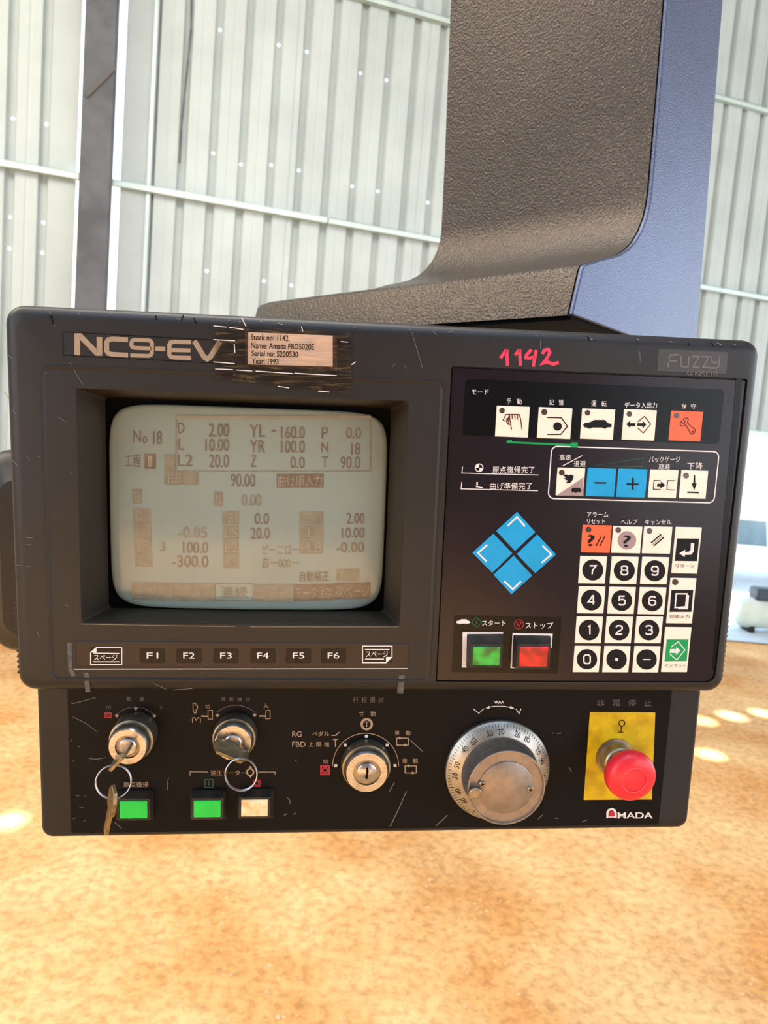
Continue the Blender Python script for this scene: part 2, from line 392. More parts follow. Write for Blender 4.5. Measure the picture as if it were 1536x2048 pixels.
# horizontal purlins
for h in (wallc(600, 434)[1], wallc(1160, 122)[1], wallc(1160, 122)[1] + 1.72):
    bm = bmesh.new()
    for (a, b) in ((-8.5, wallc(652, 440)[0]), (wallc(652, 440)[0] + .012, 9.5)):
        bx(bm, (a, h - .022, .008), (b, h + .022, .014)); bx(bm, (a, h + .014, .008), (b, h + .022, .05)); bx(bm, (a, h - .022, .044), (b, h + .022, .05))
    obj('purlin', bm, PURL, wall, smooth=0)
# lap trims on the sheet edges next to the column
bm = bmesh.new(); bx(bm, (brk - .012, 0, .012), (brk + .012, TOP, .02)); obj('lap_strip', bm, PURL, wall, smooth=0)
bm = bmesh.new()
cs, ch = zip(*[wallc(x, y) for x, y in ((383, 0), (382, 60), (376, 120), (368, 200), (362, 260), (359, 328))])
for a in range(5): 
    v = [bm.verts.new(p) for p in ((cs[a] - .008, ch[a], .013), (cs[a] + .01, ch[a], .013), (cs[a + 1] + .006, ch[a + 1], .013), (cs[a + 1] - .006, ch[a + 1], .013))]; bm.faces.new(v)
obj('seam_gap', bm, STEEL, wall, smooth=0)
# door header
bm = bmesh.new(); bx(bm, (d_open, HEAD - .05, -.03), (9.5, HEAD, .05)); obj('door_header', bm, PURL, wall, smooth=0)
bm = bmesh.new(); bx(bm, (d_open - .06, 0, -.03), (d_open + .03, HEAD, .05)); obj('door_jamb', bm, PURL, wall, smooth=0)
# steel column
colu = thing('steel_column', 'dark grey steel box column standing in the gap of the metal wall', 'column', WMAT @ Matrix.Translation((wallc(199, 300)[0], 0, .20)))
cw = abs(wallc(232, 300)[0] - wallc(167, 300)[0]) / 2 * .955
bm = bmesh.new(); bx(bm, (-cw, .012, -.10), (cw, TOP, .10)); obj('shaft', bm, STEEL, colu, bevel=.012)
bm = bmesh.new(); bx(bm, (-cw - .07, 0, -.17), (cw + .07, .012, .17)); obj('base_plate', bm, STEEL, colu)
bm = bmesh.new()
def cp(x, y, z=.1):  # point on the column face from a pixel
    a, b = wallc(x, y); k = 1 - (.30 / 4.6); return Vector(((a - wallc(199, 300)[0]), b * .94 + .09, z))
bar0, bar1 = cp(180, 188), cp(236, 128)
dd = (bar1 - bar0).normalized(); nn_ = Vector((-dd.y, dd.x, 0)) * .012
for zz in (0,):
    v = [bm.verts.new(p) for p in (bar0 - nn_, bar1 - nn_, bar1 + nn_, bar0 + nn_)]; v2 = [bm.verts.new(p.co + Vector((0, 0, .012))) for p in v]
    bm.faces.new(v2); [bm.faces.new((v[i], v[(i + 1) % 4], v2[(i + 1) % 4], v2[i])) for i in range(4)]
obj('brace_strap', bm, GLUE, colu, smooth=0)
# roof with a few punched holes that let sun spots down on the floor
RZ = 6.25
spots = [(1403, 1441, .085), (1463, 1432, .085), (1527, 1427, .08), (1420, 1509, .075), (1404, 1516, .075), (18, 1642, .06)]
hp = []
for x, y, r in spots:
    rr = Wd(ray(x, y)); t = CAMH / -rr.z; p = Vector((0, 0, CAMH)) + rr * t; k = RZ / SUN.z; hp.append((p.x + SUN.x * k, p.y + SUN.y * k, r))
print('roof holes', [(round(a, 2), round(b, 2)) for a, b, c in hp])
bm = bmesh.new(); outer = [bm.verts.new(p) for p in ((-9, -6.0, RZ), (12, -6.0, RZ), tuple(wp(11, RZ, -.25)), tuple(wp(-8.6, RZ, -.25)))]
es = [bm.edges.new((outer[i], outer[(i + 1) % 4])) for i in range(4)]
hp2 = [h for h in hp if not (h is hp[4])]
for a, b, r in hp2:
    vs = [bm.verts.new((a + r * math.cos(2 * math.pi * i / 16), b + r * math.sin(2 * math.pi * i / 16), RZ)) for i in range(16)]
    es += [bm.edges.new((vs[i], vs[(i + 1) % 16])) for i in range(16)]
for (a0, b0, a1, b1) in ((-3.2, -3.4, 3.0, -.6),):  # skylight opening, added to light the interior and the arm's fillet
    vs = [bm.verts.new(p) for p in ((a0, b0, RZ), (a1, b0, RZ), (a1, b1, RZ), (a0, b1, RZ))]; es += [bm.edges.new((vs[i], vs[(i + 1) % 4])) for i in range(4)]
bmesh.ops.triangle_fill(bm, use_beauty=True, use_dissolve=False, edges=es)
struct(obj('ceiling', bm, ROOFM, None, 'shed roof sheeting high above', smooth=0))

bm = bmesh.new(); bx(bm, (-3.4, -6.1, 0), (3.8, -6.0, RZ)); struct(obj('reflection_wall_front', bm, ROOFM, None, 'unseen wall added behind the camera to darken reflections', smooth=0))  # unseen, added so the glossy panel reflects something dark
bm = bmesh.new(); bx(bm, (-9.1, -2.6, 0), (-9.0, 4.6, RZ)); struct(obj('reflection_wall_left', bm, ROOFM, None, 'left side wall of the shed', smooth=0))  # unseen, added so the arm's front face reflects dark
bm = bmesh.new(); P4 = []
def gpt(x, y):
    r = Wd(ray(x, y)); t = CAMH / -r.z; return Vector((r.x * t, r.y * t, .012))
p1, p2 = gpt(1380, 1276), gpt(1536, 1290); dd_ = (p2 - p1).normalized(); p0 = p1 - dd_ * .5; p3 = p2 + dd_ * 8
v = [bm.verts.new(p) for p in (p0, p3, p3 + Vector((-2, 9, 0)), p0 + Vector((0, 12, 0)))]; bm.faces.new(v); struct(obj('yard_paving', bm, mat('pale_concrete', (196, 204, 210), .7, 0, .06, 2), None, 'pale concrete apron outside the doorway', smooth=0))
# vehicles / machine in the yard beyond the doorway
def yard(x, y, dist):
    r = Wd(ray(x, y)); k = dist / r.y; return Vector((0, 0, CAMH)) + r * k
gp = yard(1500, 1262, 1); 
def ground_at(x, y):
    r = Wd(ray(x, y)); t = CAMH / -r.z; return Vector((r.x * t, r.y * t, 0))
def at_y(x, yy):  # world x for pixel column x at world distance yy (near horizon)
    r = Wd(ray(x, 1100)); return r.x / r.y * yy
D = 9.5
tx = at_y(1478, D)
tr = thing('parked_truck', 'white truck parked in the bright yard beyond the doorway', 'truck', Matrix.Translation((tx, D, 0)))
bm = bmesh.new()   # cab seen from its side: profile in x-z, extruded in y
prof = [(-1.2, .45), (2.6, .45), (2.6, 2.15), (.25, 2.2), (-.15, 2.1), (-.55, 1.35), (-1.15, 1.2), (-1.25, .8)]
a = [bm.verts.new((x, 0, z)) for x, z in prof]; b = [bm.verts.new((x, 1.8, z)) for x, z in prof]
bm.faces.new(a); bm.faces.new(b[::-1]); [bm.faces.new((a[i], b[i], b[(i + 1) % 8], a[(i + 1) % 8])) for i in range(8)]
obj('body', bm, TRUCKW, tr, bevel=.05)
bm = bmesh.new(); wz = [yard(1449 + 44, 1040, D).z, yard(1449 + 44, 1090, D).z]
x0_, x1_ = at_y(1446, D) - tx, at_y(1524, D) - tx; x1b = at_y(1532, D) - tx
a = [bm.verts.new((x, -.02, z)) for x, z in ((x0_ - .1, wz[1]), (x1b, wz[1]), (x1_, wz[0]), (x0_, wz[0]))]; b = [bm.verts.new(p.co + Vector((0, .03, 0))) for p in a]
bm.faces.new(a); bm.faces.new(b[::-1]); [bm.faces.new((a[i], b[i], b[(i + 1) % 4], a[(i + 1) % 4])) for i in range(4)]
obj('side_window', bm, GLASSD, tr, 'grey-blue window glass', smooth=0)
for wx in (-.6, 1.9):
    bm = bmesh.new(); mw = Matrix.Translation((wx, .1, .42)) @ Matrix.Rotation(math.pi / 2, 4, 'X')
    bmesh.ops.create_cone(bm, cap_ends=True, segments=28, radius1=.42, radius2=.42, depth=.26, matrix=mw); obj('wheel', bm, TYRE, tr, bevel=.04)
# horizontal air tank with motor on top, nearer than the truck
D2 = 7.6; tk = ground_at(1520, 1270); D2 = max(6.9, tk.y)
cx_ = at_y(1545, D2); zc = yard(1520, 1226, D2).z; rr_ = .15
at_ = thing('air_tank', 'small pale horizontal tank with dark motor cover outside the doorway', 'tank', Matrix.Translation((cx_, D2, 0)))
bm = bmesh.new(); mw = Matrix.Translation((0, 0, zc)) @ Matrix.Rotation(math.pi / 2, 4, 'Y')
lp = []
for i in range(9):
    a = math.pi * i / 8; z = -math.cos(a) * .12 + (-.17 if i < 4.5 else .17); r = rr_ * math.sin(a) ** .6 if 0 < i < 8 else .01
    lp.append([mw @ Vector((r * math.cos(2 * math.pi * k / 24), r * math.sin(2 * math.pi * k / 24), z)) for k in range(24)])
loft(bm, lp); obj('tank', bm, mat('tank_paint', (206, 214, 200), .5, 0, .1, 5), at_)
bm = bmesh.new(); bx(bm, (-.13, -.09, zc + rr_ - .02), (.2, .09, zc + rr_ + .10)); obj('motor_cover', bm, mat('dark_cover', (60, 72, 84), .5), at_, bevel=.02)
for fx in (-.14, .14):
    bm = bmesh.new(); bx(bm, (fx - .02, -.1, 0), (fx + .02, .1, zc - rr_ + .03)); obj('foot', bm, TYRE, at_)

# ================================================================== SUPPORT ARM
AV = Vector((-1545, -269, 1450)); AV = (AV - G * AV.dot(G)).normalized()      # along the front face, away to the left
BV = AV.cross(G)
if BV.x < 0: BV = -BV                                                          # along the side face, away to the right/back
ZC = .575
C0 = ray(1142, 630) * ZC
def side(x, y):       # pixel -> (b, h) on the side plane
    r = ray(x, y); t = C0.dot(AV) / r.dot(AV); p = r * t - C0; return p.dot(BV), -p.dot(G)
def front(x, y, b0=0.):      # pixel -> (a, h) on the front plane shifted b0 back
    r = ray(x, y); q = C0 + BV * b0; t = q.dot(BV) / r.dot(BV); p = r * t - q; return p.dot(AV), -p.dot(G)
XAa, XBb = Wd(AV), Wd(BV)
AM = Matrix((XAa, XBb, Vector((0, 0, 1)))).transposed().to_4x4(); AM.translation = W(C0)
if AM.to_3x3().determinant() < 0:
    AM = Matrix((-XAa, XBb, Vector((0, 0, 1)))).transposed().to_4x4(); AM.translation = W(C0); SA = -1
else: SA = 1
arm = thing('support_arm', 'grey hammered-paint arm column with swept foot above the control console', 'support arm', AM)
p_top = side(1165, 525); fil = [side(*p) for p in ((1200, 519), (1220, 515), (1238, 509), (1254, 499), (1268, 484), (1281, 462), (1291, 436), (1297, 412), (1301, 385), (1317, 200), (1333, 0))]
bk0, bk1 = side(1443, 0), side(1392, 668)
def ext(p, q, h): k = (h - p[1]) / (q[1] - p[1]); return (p[0] + (q[0] - p[0]) * k, h)
HT = 1.1
tf, tb = ext(fil[-2], fil[-1], HT), ext(bk1, bk0, HT)
bb = ext(bk0, bk1, 0.0)
r_ = .006
ptop = [(p_top[0] - .001, p_top[1] - r_), (p_top[0] + .0015, p_top[1] - .002), (p_top[0] + .006, p_top[1])]
prof_col = [(0, 0)] + ptop + fil + [tf, tb, (bb[0], 0.0)]
b_at = fil[0][0]
T_col = front(909, 0, fil[-1][0])[0]; T_foot = front(491, 600, 0)[0]
print('arm', 'profile', [(round(a, 3), round(b, 3)) for a, b in prof_col], 'T', T_col, T_foot, 'col at 430', front(870, 430, side(1297, 412)[0]))
def prism(bm, prof, t0, t1, shrink=0):
    a = [bm.verts.new((SA * t0, b, h)) for b, h in prof]; b_ = [bm.verts.new((SA * t1, b, h)) for b, h in prof]
    n = len(prof); bm.faces.new(a); bm.faces.new(b_[::-1]); [bm.faces.new((a[i], a[(i + 1) % n], b_[(i + 1) % n], b_[i])) for i in range(n)]
bm = bmesh.new(); prism(bm, prof_col, .0035, T_col)
obj('column', bm, ARMM, arm, smooth=50)
bm = bmesh.new()
ftop = p_top[1]
prof_foot = [(0, 0)] + ptop + [(.16, ftop + .004), (.16, 0)]
hl = front(491, 604, 0)[1] + .001
a = [bm.verts.new((SA * T_col, b, h)) for b, h in prof_foot]
b_ = [bm.verts.new((SA * (T_foot - .03), b, h if h < .02 else h - (ftop - hl) * .92)) for b, h in prof_foot]
c_ = [bm.verts.new((SA * (T_foot - .008), b + (.004 if b < .1 else -.004), h if h < .02 else h - (ftop - hl) - .001)) for b, h in prof_foot]
d_ = [bm.verts.new((SA * T_foot, b + (.010 if b < .1 else -.010), h if h < .02 else (h - (ftop - hl) - .012))) for b, h in prof_foot]
n = len(prof_foot); bm.faces.new(a); bm.faces.new(d_[::-1])
for u, v in ((a, b_), (b_, c_), (c_, d_)):
    for i in range(n): bm.faces.new((u[i], u[(i + 1) % n], v[(i + 1) % n], v[i]))
obj('foot', bm, ARMM, arm, smooth=50)
bm = bmesh.new(); a_ = SA * .002; bx(bm, (min(a_, SA * (T_foot - .02)), .004, -.003), (max(a_, SA * (T_foot - .02)), bb[0] - .002 if T_foot < 0 else .155, -.0006)); obj('underside_shade', bm, DEEP, arm, 'black slab added as shade under the foot')  # black slab stands in for the shade in the gap below the foot
bm = bmesh.new(); bx(bm, (min(a_, SA * T_col), .1, -.003), (max(a_, SA * T_col), bb[0] - .002, -.0006)); obj('underside_shade', bm, DEEP, arm)  # same added dark slab, below the column
# side cover plate with a fine seam
prof_s = [(b, h) for b, h in prof_col]
bm = bmesh.new(); prism(bm, prof_s, -.0015, .0028); obj('side_plate', bm, ARMS, arm, 'smoother side face with blue sky reflection put into its colour', bevel=.0012)
bm = bmesh.new(); pv = .11
lathe(bm, [(.045, -.03), (.045, .002)], 32, (SA * .20, pv)); obj('pivot', bm, DEEP, arm)

# ================================================================== CONTROL CONSOLE (upper unit)
con = thing('control_console', 'dark grey machine control console with old tube screen and membrane keypad', 'control console', PM)
HX0, HX1, HY0, HY1 = -.2345, .2485, -.1290, .1163
def opening(pxs, z, r):
    P = [L(*p, z) for p in pxs]; x0 = (P[0].x + P[3].x) / 2; x1 = (P[1].x + P[2].x) / 2; y1 = (P[0].y + P[1].y) / 2; y0 = (P[2].y + P[3].y) / 2
    return x0, y0, x1, y1
SO = opening(((151, 775), (817, 803), (800, 1252), (163, 1247)), 0, 0)      # screen opening
MO = (.0405, -.1215, .2402, .0908)                                            # membrane recess
def ring2(bm, pts): 
    v = [bm.verts.new(p) for p in pts]; return [bm.edges.new((v[i], v[(i + 1) % len(v)])) for i in range(len(v))], v
bm = bmesh.new(); R0 = .011
outer = []
for ins, z in ((.006, -.070), (0, -.066), (0, -.0075), (.0008, -.0042), (.0028, -.0018), (.0060, -.0003), (.0085, 0)):
    outer.append([(x, y, z) for x, y in rrect(HX0 + ins, HY0 + ins, HX1 - ins, HY1 - ins, max(.004, R0 - ins * .5), 6)])
vs = loft(bm, outer, True, False)
front_loop = vs[-1]
es = [bm.edges.get((front_loop[i], front_loop[(i + 1) % len(front_loop)])) for i in range(len(front_loop))]
so_pts = [(x, y, 0) for x, y in rrect(*SO, .0015, 2)]; mo_pts = [(x, y, 0) for x, y in rrect(*MO, .002, 3)]
e1, v1 = ring2(bm, so_pts); e2, v2 = ring2(bm, mo_pts)
bmesh.ops.triangle_fill(bm, use_beauty=True, use_dissolve=False, edges=es + e1 + e2, normal=(0, 0, 1))
# membrane recess walls
low = [bm.verts.new((x, y, -.003)) for x, y, _ in mo_pts]
for i in range(len(v2)): bm.faces.new((v2[i], v2[(i + 1) % len(v2)], low[(i + 1) % len(v2)], low[i]))
bm.faces.new(low)
housing = obj('housing', bm, HOUSE, con, 'dark grey rounded plastic front housing')
# screen hood (funnel) and gasket
SZ = -.030
inn = opening(((206, 792), (781, 818), (768, 1222), (222, 1216)), SZ, 0)
bm = bmesh.new()
loft(bm, [[(x, y, 0.0) for x, y in rrect(*SO, .0015, 5)], [(x, y, -.0015) for x, y in rrect(SO[0] + .0006, SO[1] + .0006, SO[2] - .0006, SO[3] - .0006, .0015, 5)],
          [(x, y, SZ) for x, y in rrect(*inn, .003, 5)]], False, False)
obj('screen_hood', bm, HOUSE2, con, 'sloping inner walls around the tube screen', recalc=False)
bm = bmesh.new(); loft(bm, [[(x, y, SZ + .0004) for x, y in rrect(inn[0] - .001, inn[1] - .001, inn[2] + .001, inn[3] + .001, .003, 5)]], True, False)
# CRT tube face
ST = opening(((208, 806), (775, 830), (764, 1218), (225, 1216)), SZ + .004, 0)
sx0, sy0, sx1, sy1 = ST[0] - .0005, ST[1] - .0015, ST[2] + .001, ST[3] + .0012
scx, scy, shx, shy = (sx0 + sx1) / 2, (sy0 + sy1) / 2, (sx1 - sx0) / 2, (sy1 - sy0) / 2
bm.free(); bm = bmesh.new(); loft(bm, [[(x, y, SZ - .004) for x, y in rrect(inn[0] - .001, inn[1] - .001, inn[2] + .001, inn[3] + .001, .003, 5)]], False, True); obj('gasket', bm, DEEP, con, 'black gasket behind the screen hood', smooth=0)
def crtz(x, y):
    u, v = (x - scx), (y - scy); return SZ + .0065 - .55 * (u * u + v * v)
def sup(t, k=1.0):
    e = 2 / 9.0; c_, s_ = math.cos(t), math.sin(t)
    return scx + shx * k * math.copysign(abs(c_) ** e, c_), scy + shy * k * math.copysign(abs(s_) ** e, s_)
bm = bmesh.new(); NS = 96; lp = []
for k, dz in ((1.0, -.008), (1.0, -.003), (.995, -.0012), (.985, -.0003), (.96, 0), (.85, 0), (.7, 0), (.5, 0), (.3, 0), (.12, 0)):
    l_ = []
    for i in range(NS): x, y = sup(2 * math.pi * i / NS, k); l_.append((x, y, crtz(x, y) + dz))
    lp.append(l_)
loft(bm, lp, False, True); obj('screen_tube', bm, CRT, con, 'grey-green bulging glass of the picture tube', smooth=60)
SCRN = [o for o in con.children if o.name.startswith('screen_tube')][0]
def sbar(rects, m, name, fr=c8, th=.00022):
    for rc_ in rects:
        bm = bmesh.new(); x0, y0, x1, y1 = rc_
        nx = max(2, int((x1 - x0) / 40)); ny = 2; g = []
        for i in range(nx + 1):
            for j in range(ny + 1):
                p = L(*fr(x0 + (x1 - x0) * i / nx, y0 + (y1 - y0) * j / ny), SZ + .004); g.append(bm.verts.new((p.x, p.y, crtz(p.x, p.y) + th)))
        for i in range(nx):
            for j in range(ny): k = i * (ny + 1) + j; bm.faces.new((g[k], g[k + 1], g[k + ny + 2], g[k + ny + 1]))
        obj(name, bm, m, SCRN, None, smooth=0, recalc=False)
def stext(items, m, name, th=.0003, bold=.0):
    return text(items, SZ + .004, m, SCRN, name, c8, None, crtz, th, bold)
sbar([(322, 318, 372, 468), (372, 398, 488, 468), (162, 492, 205, 562), (568, 502, 610, 572), (165, 586, 250, 658), (167, 662, 252, 730), (170, 734, 255, 802), (173, 806, 258, 876),
      (610, 596, 688, 662), (612, 668, 688, 735), (613, 740, 688, 806), (614, 810, 688, 880), (990, 600, 1105, 664), (990, 670, 1105, 736), (990, 742, 1103, 808), (1172, 886, 1284, 948),
      (152, 960, 362, 1038), (366, 960, 565, 1042), (764, 960, 960, 1046)], BURN, 'burned_in_block')
sbar([(220, 316, 277, 390), (876, 414, 1108, 482), (964, 960, 1155, 1044), (1158, 956, 1342, 1038)], BURN2, 'burned_in_block')
sbar([(376, 128, 1345, 142)], CRTLT, 'burned_in_block')
strk = [(374, 122, 380, 400), (374, 398, 1342, 404), (1338, 150, 1344, 406), (374, 122, 1342, 126), (152, 955, 764, 960), (152, 1040, 764, 1045), (564, 960, 570, 1044), (758, 960, 764, 1044)]
sbar(strk, BURN, 'burned_in_line')
stext([('N', 162, 200, 200, 258), ('o', 208, 230, 232, 262), ('18', 262, 202, 306, 270), ('工程', 120, 320, 200, 382), ('D', 386, 162, 418, 214), ('L', 388, 240, 418, 296), ('L2', 386, 318, 460, 376),
       ('2.00', 540, 165, 640, 232), ('10.00', 524, 240, 640, 302), ('20.0', 542, 318, 640, 382), ('YL', 742, 170, 818, 232), ('YR', 744, 248, 818, 308), ('Z', 748, 322, 776, 380),
       ('-', 850, 198, 872, 206), ('160.0', 898, 180, 1014, 240), ('100.0', 898, 250, 1014, 310), ('0.0', 944, 330, 1014, 386), ('P', 1098, 185, 1130, 240), ('N', 1096, 258, 1130, 308), ('T', 1098, 328, 1130, 384),
       ('0.0', 1220, 185, 1294, 240), ('18', 1246, 262, 1288, 320), ('90.0', 1192, 330, 1288, 390), ('90.00', 650, 414, 770, 476),
       ('0.0', 768, 606, 838, 662), ('20.0', 748, 678, 842, 734), ('2.00', 1222, 608, 1310, 662), ('10.00', 1198, 682, 1310, 732), ('-0.00', 1172, 754, 1308, 804),
       ('100.0', 412, 750, 536, 806), ('-300.0', 360, 818, 538, 876), ('自動補正', 990, 896, 1136, 950)], BURN2, 'burned_in_text')
stext([('0.00', 704, 514, 800, 572), ('-0.05', 390, 676, 532, 730), ('3', 300, 752, 324, 800), ('ピーニロー', 806, 762, 984, 812), ('自ー000ー', 806, 826, 984, 880), ('連続', 600, 972, 730, 1030)], BURN, 'burned_in_text')
stext([('Z', 636, 606, 664, 654), ('LS', 620, 676, 684, 728), ('L2', 622, 750, 684, 800), ('D', 1030, 608, 1062, 656), ('L', 1032, 680, 1060, 728), ('PLB', 998, 750, 1098, 802), ('D', 180, 596, 210, 648), ('YR', 176, 742, 246, 796), ('YL', 180, 814, 250, 868), ('曲げ', 340, 404, 482, 462),
       ('曲げ順入力', 884, 420, 1100, 476), ('1', 236, 326, 260, 380), ('全クリア', 170, 972, 352, 1030), ('バージンバッ', 372, 974, 560, 1032), ('曲げデータ', 772, 974, 956, 1034), ('データ保存', 970, 974, 1150, 1034), ('次ページ', 1166, 970, 1336, 1030), ('N', 576, 512, 602, 562), ('B', 170, 502, 198, 552), ('有効', 1186, 894, 1272, 940)], CRTLT, 'burned_in_text', th=.00045)
# raised moulding line round the screen area
bm = bmesh.new()
q0, q1, q2 = L(82, 727), L(888, 765), L(102, 1362)
x0, x1, y1, y0 = (q0.x + q2.x) / 2, L(872, 1100).x, (q0.y + q1.y) / 2, L(500, 1362).y
A = rrect(x0, y0, x1, y1, .006, 6)
def off(k, z): return [(x, y, z) for x, y in rrect(x0 + k, y0 + k, x1 - k, y1 - k, .006 - min(k, .003), 6)]
loft(bm, [off(-.0004, 0), off(0, .0007), off(.0008, .0007), off(.0022, .00005)], False, False); obj('moulding_line', bm, HOUSE, con, smooth=0, recalc=False)
# lip along the screen opening's lower edge, worn
strokes([[(163, 1248), (330, 1251), (470, 1253)], [(500, 1253.5), (797, 1253.5)]], 1.6, .0, RIM, con, 'worn_lip')
# key strip under the screen
strip_q = [(155, 1282), (823, 1281), (808, 1337), (150, 1337)]
bm = bmesh.new(); a = L(152, 1282); b = L(815, 1336); slab(bm, (a.x + b.x) / 2, (a.y + b.y) / 2 , b.x - a.x, a.y - b.y, 0, .0006, .0006, 3, .0003)
fs = obj('function_key_strip', bm, MEMB, con, 'plum membrane strip with function keys under the screen')
FZ = .0006
strokes([[(148, 1338.5), (815, 1337)]], 1.5, 0, WHITE, con, 'strip_edge_line', label='thin light line under the key strip')
strokes([[c5(400, 290), c5(415, 470)]][0:0] or [[(139, 1285), (141, 1340), (148, 1352)]], 9, 0, GLUE, con, 'glue_residue')
strokes([[(172, 1345), (176, 1384)]], 10, 0, GLUE, con, 'glue_residue'); strokes([[(804, 1350), (800, 1386)]], 12, 0, GLUE, con, 'glue_residue')
for i, (fx, s_) in enumerate(((305, 'F1'), (378, 'F2'), (452, 'F3'), (526, 'F4'), (597, 'F5'), (667, 'F6'))):
    bm = bmesh.new(); cx, cy, w_, h_ = pxbox(fx - 25, 1297.5, fx + 25, 1325.5, FZ); slab(bm, cx, cy, w_, h_, FZ, FZ + .0004, .0010, 3, .0002)
    k = obj('function_key', bm, MEMB2, con, f'small black function key marked {s_}')
    text([(s_, fx - 11.5, 1305, fx + 11.5, 1317)], FZ + .0004, WHITE, k, 'legend', bold=.02)
def page_key(fr, pts, tri, txt, ln, lab):
    bm = bmesh.new(); xs = [p[0] for p in pts]; ys = [p[1] for p in pts]
    cx, cy, w_, h_ = pxbox(min(xs), min(ys), max(xs), max(ys), FZ, fr); slab(bm, cx, cy, w_, h_, FZ, FZ + .0003, .0004, 3, .0002)
    k = obj('page_key', bm, MEMB2, con, lab)
    strokes([['c'] + pts] + ln, 2.0, FZ + .0003, WHITE, k, 'outline', fr); poly(tri, FZ + .0003, WHITE, k, 'folded_corner', fr, th=.00019)
    text([txt], FZ + .0003, WHITE, k, 'legend', fr, bold=.02)
page_key(c5, [(530, 315), (668, 316), (668, 408), (498, 408), (498, 342)], [(498, 342), (530, 315), (530, 342)], ('スページ', 516, 354, 644, 386), [[(512, 346), (655, 348)], [(512, 393), (655, 393)]], 'previous page key, outlined sheet with folded top corner')
page_key(ident, [(725, 1292), (784, 1292), (784, 1314), (772, 1325), (725, 1325)], [(784, 1314), (772, 1325), (772, 1314)], ('スページ', 732, 1302, 776, 1314), [[(730, 1299), (779, 1299)], [(730, 1318), (768, 1318)]], 'next page key, outlined sheet with folded lower corner')
# NC9-EV lettering
strokes([[c1(372, 247), c1(1262, 295)], [c1(372, 247), c1(374, 385)], [c1(374, 385), c1(1260, 432)]], 1.2, 0, DEEP, con, 'name_plate_edge')
NM = con
def glyph(ls, w): return strokes(ls, w, 0, TAN, NM, 'lettering', c1, 'tan letter of the name NC9-EV')
glyph([[(457, 386), (457, 272), (474, 272), (572, 372), (588, 372), (588, 278)]], 11.2)
glyph([[(757, 294), (665, 289), (640, 294), (631, 308), (631, 360), (640, 374), (662, 380), (757, 385)]], 9.6)
glyph([[(770, 386), (878, 389), (892, 384), (898, 372), (898, 346), (898, 312), (890, 301), (875, 297), (795, 294), (782, 299), (777, 311), (777, 329), (783, 338), (795, 342), (898, 346)]], 7.8)
glyph([[(916, 346), (976, 348)]], 9)
glyph([[(1130, 309), (1030, 306), (1009, 310), (1001, 324), (1001, 355), (1001, 382), (1010, 395), (1032, 399), (1130, 402)]], 8.4)
glyph([[(1014, 355), (1126, 357)]], 8)
glyph([[(1148, 300), (1206, 396), (1224, 408), (1242, 396), (1300, 304)]], 10.5)
# FUZZY sticker
pl = L(1340, 745).y
bm = bmesh.new(); cx, cy, w_, h_ = pxbox(1316, 701, 1455, 745, 0); slab(bm, cx, cy, w_, h_, 0, .0002, .001, 3, .0001); obj('sticker', bm, mat('sticker_grey', (58, 54, 54), .3), con, 'thin dark sticker reading FUZZY')
strokes([[c3(1066, 176), c3(1072, 128), c3(1080, 117), c3(1118, 116)], [c3(1066, 146), c3(1108, 146)], [c3(1130, 122), c3(1126, 162), c3(1133, 172), c3(1160, 174), c3(1166, 124)],
         [c3(1178, 124), c3(1212, 124), c3(1184, 174), c3(1214, 174)], [c3(1224, 124), c3(1260, 126), c3(1230, 174), c3(1262, 174)],
         [c3(1272, 126), c3(1270, 146), c3(1278, 152), c3(1306, 152)], [c3(1310, 124), c3(1304, 170), c3(1296, 178), c3(1262, 178)]], 3.2, .0002, FUZ, con, 'lettering', label='grey letters FUZZY')
text([('SENSOR', 1372, 742.5, 1436, 754)], .0002, FUZ, con, 'lettering', bold=.01, clip=MO[3] + .0006)
# red marker number
strokes([[c3(282, 132), c3(312, 92)], [c3(312, 92), c3(314, 128), c3(316, 168)], [c3(352, 118), c3(372, 92)], [c3(372, 90), c3(376, 168)], [c3(428, 92), c3(404, 118), c3(402, 130), c3(420, 132), c3(446, 126)],
         [c3(450, 94), c3(444, 130), c3(436, 172)], [c3(478, 112), c3(490, 94), c3(508, 92), c3(514, 106), c3(498, 136), c3(478, 158), c3(500, 150), c3(530, 160), c3(556, 152)]], 6.5, .0, PINK, con, 'marker_number', label='red handwritten number 1142')
# taped paper label
cx, cy, w_, h_ = pxbox(498, 666, 666, 733, 0)
bm = bmesh.new()
P = [c2(218, 183), c2(698, 203), c2(698, 379), c2(216, 366)]
Q = [c2(200, 180), c2(722, 200), c2(722, 402), c2(204, 376)]
v = [bm.verts.new((*L(*p, 0), .0004)) for p in Q]; v2 = [bm.verts.new((*L(*p, 0), 0)) for p in Q]; bm.faces.new(v); [bm.faces.new((v[i], v[(i + 1) % 4], v2[(i + 1) % 4], v2[i])) for i in range(4)]
obj('tape_border', bm, mat('old_tape', (84, 62, 56), .3, 0, .3, 200), con, smooth=0)
pp = poly(P, .0004, PAPER, con, 'paper_label', label='small white paper stock label'); 
text([('Stock no: 1142', *c2(232, 198), *c2(446, 230)), ('Name: Amada FBD5020E', *c2(234, 246), *c2(592, 280)), ('Serial no: S200530', *c2(236, 290), *c2(502, 322)), ('Year: 1993', *c2(238, 334), *c2(390, 364))], .0006, INK, pp, 'lettering', rot=.028, bold=.012)
bm = bmesh.new(); NX, NY = 40, 16; g = []
